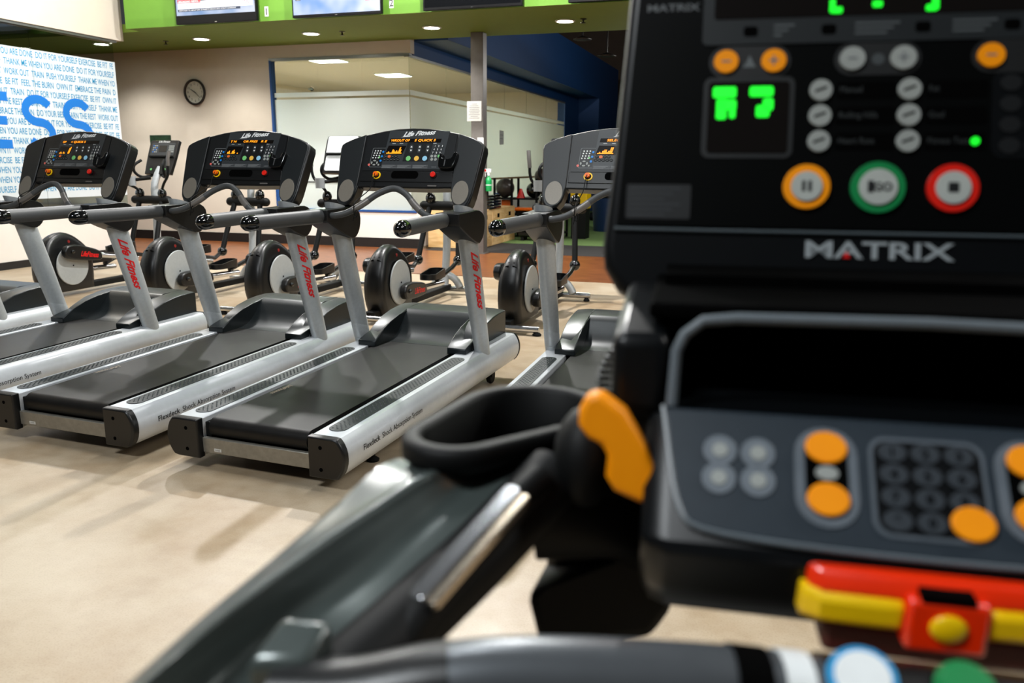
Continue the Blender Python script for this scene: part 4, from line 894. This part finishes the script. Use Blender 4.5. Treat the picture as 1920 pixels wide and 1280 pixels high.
for sg_ in (-1, 1):
    for x, s in ((0.150, -0.0345), (0.1222, -0.035), (0.1505, -0.0567), (0.1222, -0.0567)):
        build('round_key', MB().prism(circ(sg_ * x, s, 0.0125, 0.0125, 20), LP, 0.006, 0.0075, 0).prism(circ(sg_ * x, s, 0.006, n=14), LP, 0.0075, 0.0085, 1), [mk_, 'btn_grey'], kpn, 0.0006)
for cx_ in (-0.074, 0.062):
    pod = build('adjust_pod', MB().prism(rr(cx_, -0.049, 0.044, 0.077, 0.021), LP, 0.006, 0.0075, 0).prism(rr(cx_, -0.0475, 0.030, 0.045, 0.004), LP, 0.0075, 0.0082, 1), [mat('grey_pod', (96, 104, 112), 0.4), 'void'], kpn)
    for s in (-0.0275, -0.0675): build('orange_key', MB().prism(circ(cx_, s, 0.0148, 0.0125, 24), LP, 0.0082, 0.0115), 'orange', kpn, 0.001)
    build('status_light', MB().prism(circ(cx_, -0.0472, 0.008, 0.0055, 16), LP, 0.0082, 0.010), 'btn_grey', kpn)
kk = MB().prism(rr(-0.005, -0.0525, 0.078, 0.076, 0.012), LP, 0.006, 0.007, 0).prism(rr(-0.005, -0.0525, 0.072, 0.070, 0.010), LP, 0.007, 0.0073, 1)
for r_ in range(4):
    for c_ in range(3):
        if (r_, c_) == (3, 2): continue
        x, s = -0.028 + 0.0225 * c_, -0.0265 - 0.0172 * r_
        kk.prism(circ(x, s, 0.0098, 0.0078, 16), LP, 0.0073, 0.0088, 2)
        kk.text('123456789*0'[r_ * 3 + c_], 0.007, lambda a, b, h, x=x, s=s: LP(x + a, s - 0.0035 + b, 0.0091), 'CENTER', bold=0.03, mi=3)
build('number_keypad', kk, [mat('key_border', (84, 92, 100), 0.4), 'mframe', mat('dark_key', (46, 52, 58), 0.4), 'void'], kpn)
build('orange_key', MB().prism(circ(0.0205, -0.0765, 0.0145, 0.0125, 24), LP, 0.0073, 0.0105), 'orange', kpn, 0.001)
# emergency stop bar
es = build('stop_bar', MB().bb(-0.06, 0.06, -0.15, -0.10, 1.085, 1.125), 'redorange', MX)
esb = [(-0.115, 1.132), (-0.153, 1.127), (-0.161, 1.116), (-0.161, 1.111), (-0.115, 1.108)]
build('red_top', MB().loft([[Vector((x, -0.135 + (y + 0.135) * k, z_)) for y, z_ in esb] for x, k in ((-0.088, 0.6), (-0.078, 0.92), (0, 1.0), (0.078, 0.92), (0.088, 0.6))]), 'redorange', es, 0.003)
yy = [(-0.158, 1.1135), (-0.164, 1.109), (-0.163, 1.092), (-0.152, 1.086), (-0.115, 1.086), (-0.115, 1.11)]
for x0, x1 in ((-0.092, -0.026), (0.026, 0.092)):
    L_ = [(x0, 0.6 if x0 < -0.05 else 1.0), (x0 + 0.012, 0.93 if x0 < -0.05 else 1.0), (x1 - 0.012, 1.0 if x1 < 0.05 else 0.93), (x1, 1.0 if x1 < 0.05 else 0.6)]
    build('yellow_band', MB().loft([[Vector((x, -0.135 + (y + 0.135) * k, z_)) for y, z_ in yy] for x, k in L_]), 'yellow', es, 0.003)
build('red_centre', MB().bb(-0.026, 0.026, -0.168, -0.115, 1.080, 1.118), 'redorange', es, 0.004)
build('key_slot', MB().bb(-0.018, 0.016, -0.1685, -0.14, 1.1165, 1.1225), 'void', es, 0.001)
build('yellow_mark', MB().ball((0.0, -0.169, 1.100), (0.012, 0.004, 0.010)), 'yellow', es)
build('red_under', MB().bb(-0.075, 0.075, -0.15, -0.09, 1.06, 1.086), mat('dark_red_plastic', (70, 8, 6), 0.5), es, 0.006)
# upper console
CA = radians(15); MC = lambda x, s, h: Vector((x, 0.178 + s * sin(CA) - h * cos(CA), 1.406 + s * cos(CA) + h * sin(CA)))
hl_ = [(-0.238, 0.250), (-0.248, 0.235), (-0.254, 0.172), (-0.262, 0.0), (-0.269, -0.092), (-0.266, -0.115), (-0.252, -0.138), (-0.232, -0.148), (-0.15, -0.150)]
ol = hl_ + [(-x, s) for x, s in hl_][::-1]
cs = build('console', MB().prism(ol, MC, -0.06, 0.0), 'mframe', MX, 0.012, 4, label='black upper console with green readouts')
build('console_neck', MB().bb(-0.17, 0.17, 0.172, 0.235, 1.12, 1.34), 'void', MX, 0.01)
build('face_overlay', MB().prism([(-0.230, 0.235), (-0.243, 0.172), (-0.255, -0.070), (0.255, -0.070), (0.243, 0.172), (0.230, 0.235)], MC, 0.0, 0.002), 'mface', cs)
build('lower_trim', MB().tube([MC(-0.257, -0.074, 0.002), MC(-0.16, -0.0745, 0.002), MC(0.16, -0.0745, 0.002), MC(0.257, -0.074, 0.002)], 0.002, 8), mat('dark_satin_trim', (74, 82, 86), 0.35), cs)
tx = MB(); tx.text('MATRIX', 0.0165, lambda a, b, h: MC(-0.065 + a, -0.099 + b, 0.002), bold=0.02, width=0.138)
build('logo_lettering', tx, mat('pale_logo', (150, 156, 158), 0.4), cs, flat=True, label='pale maker lettering')
build('logo_accent', MB().prism([(-0.0295, -0.0990), (-0.0225, -0.0990), (-0.026, -0.0925)], MC, 0.002, 0.0026), 'red_ink', cs)
build('small_lettering', MB().text('MATRIX', 0.0075, lambda a, b, h: MC(-0.234 + a, 0.157 + b, 0.0026), bold=0.02, width=0.054), mat('dim_logo', (84, 88, 90), 0.5), cs, flat=True)
DS = build('message_display', MB().prism(rr(0, 0.170, 0.352, 0.102, 0.006), MC, 0.002, 0.0035, 0).prism(rr(0, 0.182, 0.330, 0.072, 0.003), MC, 0.0035, 0.0042, 1), [mat('slate_frame', (26, 30, 32), 0.4), 'led_black'], cs)
for bl_ in (((-0.0495, 0.156, 0.005, 0.014), (-0.045, 0.1515, 0.010, 0.006)), ((-0.007, 0.1565, 0.009, 0.006),), ((0.043, 0.151, 0.010, 0.006), (0.0465, 0.157, 0.006, 0.016))):
    gl_ = MB()
    for x, s, w_, h_ in bl_: gl_.prism(rr(x, s, w_, h_, 0.0015, 2), MC, 0.0042, 0.005)
    build('green_readout', gl_, 'green_led', cs)
di_ = mat('dim_ink', (70, 75, 77), 0.5)
for x in (-0.128, -0.052, 0.036, 0.116): build('display_icon', MB().prism(rr(x, 0.1325, 0.014, 0.010, 0.003), MC, 0.0035, 0.0042, 0), 'void', cs)
for x, w_ in ((-0.105, 0.020), (-0.027, 0.042), (0.063, 0.04)):
    pi_ = MB()
    for j in range(3): pi_.prism([(x, 0.139 - 0.005 * j), (x + w_ - 0.006 * j, 0.139 - 0.005 * j), (x + w_ - 0.006 * j, 0.1365 - 0.005 * j), (x, 0.1365 - 0.005 * j)][::-1], MC, 0.0035, 0.0038, 0)
    build('display_caption', pi_, di_, cs)
def pair(x0, x1, s, m_, nm_):
    build('key_pod', MB().prism(rr((x0 + x1) / 2, s, abs(x1 - x0) + 0.034, 0.033, 0.0165), MC, 0.002, 0.003), mat('pod_black', (12, 14, 15), 0.5), cs)
    for i, x in enumerate((x0, x1)):
        build(nm_, MB().prism(circ(x, s, 0.0122, 0.0118, 24), MC, 0.003, 0.006, 0).prism([(x - 0.0045, s - 0.001), (x + 0.0045, s - 0.001), (x + 0.0045, s + 0.001), (x - 0.0045, s + 0.001)], MC, 0.006, 0.0063, 1).prism([(x - 0.001, s - 0.0045 * i - 0.0005), (x + 0.001, s - 0.0045 * i - 0.0005), (x + 0.001, s + 0.0045 * i + 0.0005), (x - 0.001, s + 0.0045 * i + 0.0005)], MC, 0.006, 0.0063, 1), [m_, 'grey_ink'], cs)
pair(-0.151, -0.104, 0.101, 'orange', 'orange_key'); pair(-0.0285, 0.0190, 0.1015, 'btn_grey', 'grey_key'); pair(0.098, 0.145, 0.102, 'orange', 'orange_key')
build('key_icon', MB().prism(circ(-0.004, 0.101, 0.006, n=12), MC, 0.003, 0.0034), mat('dial_icon_ink', (60, 65, 67), 0.5), cs)
build('key_icon', MB().prism([(-0.134, 0.095), (-0.121, 0.095), (-0.124, 0.100), (-0.1275, 0.108), (-0.131, 0.100)], MC, 0.003, 0.0034), mat('icon_ink', (88, 94, 96), 0.5), cs)
sg = MB().prism(rr(-0.127, 0.043, 0.090, 0.084, 0.008), MC, 0.002, 0.003, 0).prism(rr(-0.127, 0.043, 0.080, 0.074, 0.004), MC, 0.003, 0.0037, 1)
build('segment_display', sg, [mat('window_border', (18, 21, 22), 0.5), 'led_black'], cs)
gg = MB()
for x, s, w_, h_ in ((-0.151, 0.0690, 0.023, 0.011), (-0.1535, 0.0515, 0.010, 0.021), (-0.148, 0.056, 0.018, 0.010), (-0.1425, 0.048, 0.006, 0.012), (-0.1145, 0.0695, 0.023, 0.010), (-0.1075, 0.056, 0.010, 0.012), (-0.1125, 0.049, 0.013, 0.012)):
    gg.prism(rr(x, s, w_, h_, 0.002, 2), MC, 0.0037, 0.0045)
build('segment_digits', gg, 'green_led', cs)
for r_, s in enumerate((0.070, 0.044, 0.018)):
    for c_, x in enumerate((-0.057, 0.026)):
        build('program_key', MB().prism(circ(x, s, 0.0108, n=22), MC, 0.002, 0.0055, 0).prism([(x - 0.006, s - 0.003), (x + 0.005, s + 0.001), (x + 0.006, s + 0.004), (x - 0.005, s)], MC, 0.0055, 0.0058, 1), ['btn_grey', 'void'], cs, 0.0008)
        lbm = MB().prism(rr(x + 0.043, s, 0.056, 0.017, 0.003), MC, 0.002, 0.0026, 0)
        lbm.text((('Manual', 'Fat'), ('Rolling Hills', 'Goal'), ('Heart Rate', 'Fitness Test'))[r_][c_], 0.006, lambda a, b, h, x=x, s=s: MC(x + 0.0185 + a, s - 0.002 + b, 0.0029), mi=1, sx=0.9)
        build('program_label', lbm, ['void', mat('dim_label_ink', (44, 48, 48), 0.5)], cs)
build('indicator_light', MB().prism(circ(0.0868, 0.018, 0.0038, n=14), MC, 0.0026, 0.0045), 'green_led', cs)
kb = MB().prism(rr(0.140, 0.045, 0.078, 0.088, 0.012), MC, 0.002, 0.0028, 0)
for r_ in range(4):
    for c_ in range(3): kb.prism(circ(0.117 + 0.0225 * c_, 0.075 - 0.0205 * r_, 0.0095, 0.008, 14), MC, 0.0028, 0.004, 1)
build('console_keypad', kb, ['mframe', mat('dim_key', (14, 16, 18), 0.45)], cs)
for x, nm_, ring, R, r2 in ((-0.067, 'pause_button', 'orange', 0.0225, 0.0150), (0.0, 'go_button', 'ring_green', 0.0255, 0.0180), (0.068, 'halt_button', 'red', 0.0235, 0.0160)):
    b_ = MB().prism(circ(x, -0.0285, R, n=36), MC, 0.002, 0.006, 0).prism(circ(x, -0.0285, r2, n=30), MC, 0.006, 0.008, 1)
    Z = -0.0285
    if nm_ == 'pause_button':
        for d in (-0.003, 0.003): b_.prism(rr(x + d, Z, 0.0035, 0.011, 0.0005, 1), MC, 0.008, 0.0084, 2)
    elif nm_ == 'halt_button': b_.prism(rr(x, Z, 0.010, 0.010, 0.001, 1), MC, 0.008, 0.0084, 2)
    else: b_.prism(rr(x - 0.007, Z, 0.006, 0.012, 0.001, 1), MC, 0.008, 0.0084, 2); b_.text('GO', 0.008, lambda a, bb2, h: MC(0.004 + a, Z - 0.004 + bb2, 0.0086), 'CENTER', bold=0.03, mi=2)
    build(nm_, b_, [ring, mat('pale_button', (178, 182, 176), 0.4), 'black_ink'], cs, 0.001)
build('warning_label', MB().prism(rr(-0.213, -0.045, 0.066, 0.036, 0.002, 2), MC, 0.002, 0.0026, 0), mat('dim_sticker', (18, 20, 22), 0.5), cs)
wl = MB()
for j in range(6): wl.prism([(-0.243, -0.0305 - 0.0055 * j), (-0.19 - 0.008 * (j % 3), -0.0305 - 0.0055 * j), (-0.19 - 0.008 * (j % 3), -0.0325 - 0.0055 * j), (-0.243, -0.0325 - 0.0055 * j)][::-1], MC, 0.0026, 0.0029)
build('warning_print', wl, mat('dim_print', (44, 47, 50), 0.5), cs)
# left and right arms, cup holders, levers, grips
for s in (-1, 1):
    ST = [[(-0.389, 0.015, 1.095), (-0.313, -0.02, 1.105), (-0.306, -0.021, 1.136), (-0.297, -0.04, 1.135)],
          [(-0.431, -0.042, 1.138), (-0.371, -0.073, 1.14), (-0.344, -0.065, 1.131), (-0.312, -0.08, 1.138)],
          [(-0.459, -0.115, 1.121), (-0.414, -0.137, 1.127), (-0.379, -0.124, 1.112), (-0.337, -0.131, 1.119)],
          [(-0.483, -0.176, 1.102), (-0.443, -0.194, 1.115), (-0.411, -0.177, 1.092), (-0.359, -0.177, 1.098)],
          [(-0.499, -0.24, 1.092), (-0.466, -0.255, 1.104), (-0.444, -0.229, 1.081), (-0.38, -0.217, 1.08)],
          [(-0.508, -0.29, 1.085), (-0.481, -0.303, 1.095), (-0.468, -0.275, 1.066), (-0.398, -0.256, 1.065)],
          [(-0.514, -0.335, 1.08), (-0.488, -0.348, 1.091), (-0.478, -0.321, 1.061), (-0.419, -0.299, 1.057)]]
    rg = []
    for Q_ in ST:
        R_q = Vector(Q_[1]) + Vector((0, 0, 0.007)); top = spline([Vector(Q_[0]), R_q.lerp(Vector(Q_[0]), 0.3) - Vector((0, 0, 0.001)), R_q, R_q.lerp(Vector(Q_[2]), 0.3) - Vector((0, 0, 0.003)), Vector(Q_[2]), Vector(Q_[3])], 4)
        I_, S_ = Q_[3], Q_[0]
        ring = top + [Vector((I_[0] + 0.004, I_[1] + 0.012, I_[2] - 0.012)), Vector((I_[0] + 0.002, I_[1] + 0.014, I_[2] - 0.034)), Vector(((I_[0] + S_[0]) / 2, (I_[1] + S_[1]) / 2 + 0.014, (I_[2] + S_[2]) / 2 - 0.045)), Vector((S_[0] + 0.012, S_[1] + 0.012, S_[2] - 0.036)), Vector((S_[0] + 0.002, S_[1] + 0.006, S_[2] - 0.012))]
        rg.append([Vector((s * abs(v.x), v.y, v.z)) for v in ring])
    cols = [spline([r_[i] for r_ in rg], 4) for i in range(len(rg[0]))]
    arm = build('side_arm', MB().loft([[c_[k] for c_ in cols] for k in range(len(cols[0]))]), 'mgrey', MX, ang=75)
    G_ = [(-0.284, -0.048, 1.137), (-0.31, -0.095, 1.115), (-0.334, -0.141, 1.097), (-0.357, -0.185, 1.083), (-0.376, -0.228, 1.073), (-0.394, -0.266, 1.064)]
    gp = build('hand_grip', MB().tube([(s * abs(x), y, z_) for x, y, z_ in G_], 0.027, 18, smooth=4), 'blackmat', MX, ang=60)
    a, b = Vector((s * 0.306, -0.112, 1.150)), Vector((s * 0.356, -0.216, 1.104)); d = (b - a).normalized(); sdv = d.cross(Vector((0, 0, 1))).normalized(); nv = sdv.cross(d)
    nv = nv if nv.z > 0 else -nv
    build('grip_ridge', MB().tube([a - d * 0.03 - nv * 0.016, a - nv * 0.013, b - nv * 0.013, b + d * 0.03 - nv * 0.02], 0.0135, 14), 'blackmat', gp, ang=60)
    FS = lambda u, v, h, a=a, d=d, sdv=sdv, nv=nv: a + d * u + sdv * v + nv * h
    L_ = (b - a).length
    build('pulse_plate', MB().prism(rr(L_ / 2, 0, L_, 0.015, 0.005), FS, -0.006, 0.002), 'chrome', gp, 0.0015)
    build('pulse_plate', MB().prism(rr(L_ / 2, s * 0.012, L_ * 0.96, 0.008, 0.003), FS, -0.008, -0.001), mat('warm_metal', (200, 186, 166), 0.25, 0.9), gp, 0.001)
    J_ = [(-0.429, -0.267, 1.114), (-0.395, -0.261, 1.110), (-0.401, -0.291, 1.098), (-0.440, -0.299, 1.097)]
    build('arm_joint', MB().loft([[Vector((s * abs(x), y, z_ + dz)) for x, y, z_ in J_] for dz in (-0.045, 0.0)]), 'mgrey', MX, 0.006, 3)
    build('arm_bridge', MB().loft([[Vector((s * x, y + b_, z_ + a_)) for a_, b_ in [(0.040 * sin(2 * pi * q / 14), 0.03 * cos(2 * pi * q / 14)) for q in range(14)]] for x, y, z_ in ((0.294, -0.067, 1.107), (0.261, -0.036, 1.096), (0.226, -0.005, 1.086), (0.192, 0.02, 1.073))]), 'blackmat', MX, ang=60)
    # cup holder tray: two wells in one rubber rim
    def wells(off): 
        big = (-0.325, 0.062, 0.061 + off); sm = (-0.375, -0.036, 0.032 + off); pts = []
        d = Vector((big[0] - sm[0], big[1] - sm[1])); ang0 = atan2(d.y, d.x); q = math.acos((big[2] - sm[2]) / d.length)
        for i in range(19):
            a = ang0 + (pi - q) * (-1 + 2 * i / 18); pts.append((big[0] + big[2] * cos(a), big[1] + big[2] * sin(a)))
        for i in range(13):
            a = ang0 + pi + q * (-1 + 2 * i / 12) * 1.0; pts.append((sm[0] + sm[2] * cos(a), sm[1] + sm[2] * sin(a)))
        return pts
    sgn = lambda p: (s * -p[0], p[1])
    outr = [sgn(p) for p in wells(0.019)]; inr = [sgn(p) for p in wells(0.0)]; base = [sgn(p) for p in wells(0.010)]; low = [sgn(p) for p in wells(-0.006)]
    n_ = len(outr); cup = MB(); zt = 1.165
    rings = [[Vector((x, y, 1.105)) for x, y in low], [Vector((x, y, 1.140)) for x, y in base], [Vector((x, y, 1.147)) for x, y in outr], [Vector((x, y, zt - 0.004)) for x, y in outr], [Vector((x, y, zt)) for x, y in [sgn(p) for p in wells(0.015)]], [Vector((x, y, zt)) for x, y in [sgn(p) for p in wells(0.004)]], [Vector((x, y, zt - 0.004)) for x, y in inr], [Vector((x, y, 1.112)) for x, y in low]]
    build('cup_tray', cup.loft(rings, True), 'blackmat', MX, ang=60)
    build('tray_support', MB().loft([[Vector((x, y, 1.104)) for x, y in low], [Vector((x * 0.97, y * 0.8 - 0.01, 1.07)) for x, y in low]]), 'mgrey', MX, ang=60)
    lv = [(-0.253, 1.224), (-0.242, 1.226), (-0.223, 1.213), (-0.208, 1.190), (-0.197, 1.169), (-0.192, 1.155), (-0.196, 1.145), (-0.208, 1.142), (-0.229, 1.150), (-0.236, 1.161), (-0.235, 1.177), (-0.240, 1.186), (-0.251, 1.190), (-0.259, 1.200), (-0.259, 1.212)]
    lever = build('lever', MB().prism([(s * -x, z_) for x, z_ in lv][::-1 if s == 1 else 1], lambda a, b, h: Vector((a, -0.096 - h - (1.2 - b) * 0.12, b)), -0.018, 0.004), 'orange', MX, 0.005, 3, label='orange thumb lever')
    build('lever_mount', MB().ball((s * 0.258, -0.045, 1.155), (0.028, 0.04, 0.045)).tube([(s * 0.262, -0.03, 1.14), (s * 0.215, 0.02, 1.11)], 0.03, 12), 'blackmat', MX, ang=60)
cc = []
for i in range(90):
    t_ = i / 89; c = Vector((-0.231, 0.088, 1.236)).lerp(Vector((-0.245, 0.046, 1.168)), t_) + Vector((-0.016 * sin(pi * t_), 0, 0)); a = t_ * 2 * pi * 12
    cc.append(c + Vector((0.006 * cos(a), 0.006 * sin(a), 0)))
build('coiled_cord', MB().tube(cc, 0.0022, 6), 'black', MX)
# grip bar nearest the camera
BP = [(-0.420, -0.290, 1.066), (-0.37, -0.288, 1.072), (-0.32, -0.276, 1.082), (-0.263, -0.262, 1.086), (-0.165, -0.243, 1.083), (-0.116, -0.233, 1.078), (-0.061, -0.223, 1.073), (0.0, -0.218, 1.071), (0.061, -0.223, 1.073), (0.116, -0.233, 1.078), (0.165, -0.243, 1.083), (0.263, -0.262, 1.086), (0.32, -0.276, 1.082), (0.37, -0.288, 1.072), (0.420, -0.290, 1.066)]
bar = build('front_bar', MB().tube(BP, 0.027, 20, smooth=3), mat('satin_grey_bar', (92, 96, 100), 0.32, 0.5), MX, ang=60)
SPB = spline([Vector(p) for p in BP], 6)
def seg_on(u0, u1, r_, nm_, m_):
    pts = [p for p in SPB if u0 <= p.x <= u1]; return build(nm_, MB().tube(pts, r_, 20), m_, bar, ang=60)
seg_on(-0.42, -0.31, 0.0278, 'bar_sleeve', 'black'); seg_on(0.31, 0.42, 0.0278, 'bar_sleeve', 'black')
seg_on(-0.150, -0.118, 0.0282, 'bar_collar', 'void'); seg_on(-0.116, -0.098, 0.0282, 'bar_ring', 'white_pl'); seg_on(-0.097, 0.10, 0.0285, 'button_sleeve', 'black')
seg_on(0.118, 0.150, 0.0282, 'bar_collar', 'void'); seg_on(0.10, 0.116, 0.0282, 'bar_ring', 'white_pl')
for x, ring, R, nm_ in ((-0.067, mat('cyan_ring', (40, 150, 205), 0.4), 0.021, 'blue_ring_button'), (-0.008, M['ring_green'], 0.018, 'green_button'), (0.055, M['red'], 0.018, 'red_button')):
    yb_, zb_ = (-0.2240, 1.073) if x < -0.03 else (-0.2185, 1.071)
    FBn = frame3((x, yb_ - 0.012, zb_ + 0.0255), (1, 0.1, 0), (0, 0.9, 0.45))
    build(nm_, MB().prism(circ(0, 0, R, n=28), FBn, -0.006, 0.003, 0).prism(circ(0, 0, R * 0.8, n=28), FBn, 0.003, 0.005, 1), [ring, M['white_pl'] if x < -0.03 else ring], bar, 0.001)

# ------------------------------------------------------------------ light
W = bpy.data.worlds.new('gym_ambient'); SC.world = W; W.use_nodes = True
bg = W.node_tree.nodes['Background']; bg.inputs['Color'].default_value = (0.9, 0.95, 1.0, 1); bg.inputs['Strength'].default_value = 0.035
def lamp(u, v, z_, power, r=0.12, col=(1, 0.985, 0.96)):
    l = bpy.data.lights.new('bay_and_fill_lamp', 'POINT'); l.energy = power; l.shadow_soft_size = r; l.color = col
    o = bpy.data.objects.new('bay_and_fill_lamp', l); COL.objects.link(o); o.location = rw(u, v, z_); return o
def area(u, v, z_, power, sx, sy, tilt=(0, 0, 0), col=(1, 0.98, 0.95)):
    l = bpy.data.lights.new('fixture_and_fill', 'AREA'); l.shape = 'RECTANGLE'; l.energy = power; l.size = sx; l.size_y = sy; l.color = col
    o = bpy.data.objects.new('fixture_and_fill', l); COL.objects.link(o); o.location = rw(u, v, z_); o.rotation_euler = (tilt[0], tilt[1], ROOM + tilt[2]); return o
for u, pw in ((-9.0, 170), (-6.1, 480), (-2.8, 900), (0.6, 130), (3.4, 180)): lamp(u, 8.1, 5.0, pw, 0.07)
for u, pw in ((1.8, 50), (4.8, 190)): lamp(u, 4.2, 4.8, pw, 0.2)  # unseen fill lamps added at the right to brighten the treadmill rails
area(-5.6, 6.4, 4.9, 45, 1.0, 1.0)
area(3.6, 2.2, 4.4, 80, 1.6, 0.4, (0, radians(20), 0))  # unseen soft fill added from the right
area(-2.2, -1.6, 5.2, 200, 1.6, 0.8, (radians(20), 0, 0), (0.92, 0.97, 1.0))  # unseen fill added behind the camera to lift the near console
area(-1.9, 3.5, 5.0, 75, 0.4, 2.0, (0, 0, 0), (0.94, 0.98, 1.0))
lamp(-1.6, 14.8, 3.1, 110); lamp(-1.5, 20.0, 3.6, 60)  # unseen lamps added to brighten the jump boxes and training area
# ------------------------------------------------------------------ camera
cam = bpy.data.cameras.new('camera'); co = bpy.data.objects.new('camera', cam); COL.objects.link(co); SC.camera = co
cam.sensor_fit = 'HORIZONTAL'; cam.sensor_width = 36.0; cam.lens = 1507.33 / 1920 * 36; cam.clip_start = 0.02; cam.clip_end = 100
ptc, rol = radians(12.43), radians(0.245)
fw = Vector((0, cos(ptc), -sin(ptc))); upv = Vector((0, sin(ptc), cos(ptc))); rt = Vector((1, 0, 0))
R_ = rt * cos(rol) + upv * sin(rol); U_ = -rt * sin(rol) + upv * cos(rol)
mw = Matrix((R_, U_, -fw)).transposed().to_4x4(); mw.translation = Vector((0, 0, 1.4005)); co.matrix_world = mw
cam.dof.use_dof = True; cam.dof.focus_distance = 4.1; cam.dof.aperture_fstop = 3.9; cam.dof.aperture_blades = 0

vs = SC.view_settings; vs.view_transform = 'Standard'; vs.look = 'None'; vs.gamma = 1.0; vs.exposure = 0.32; vs.use_curve_mapping = False
SC.cycles.use_denoising = True; SC.cycles.sample_clamp_indirect = 8.0; SC.cycles.max_bounces = 8; SC.cycles.caustics_reflective = False; SC.cycles.caustics_refractive = False
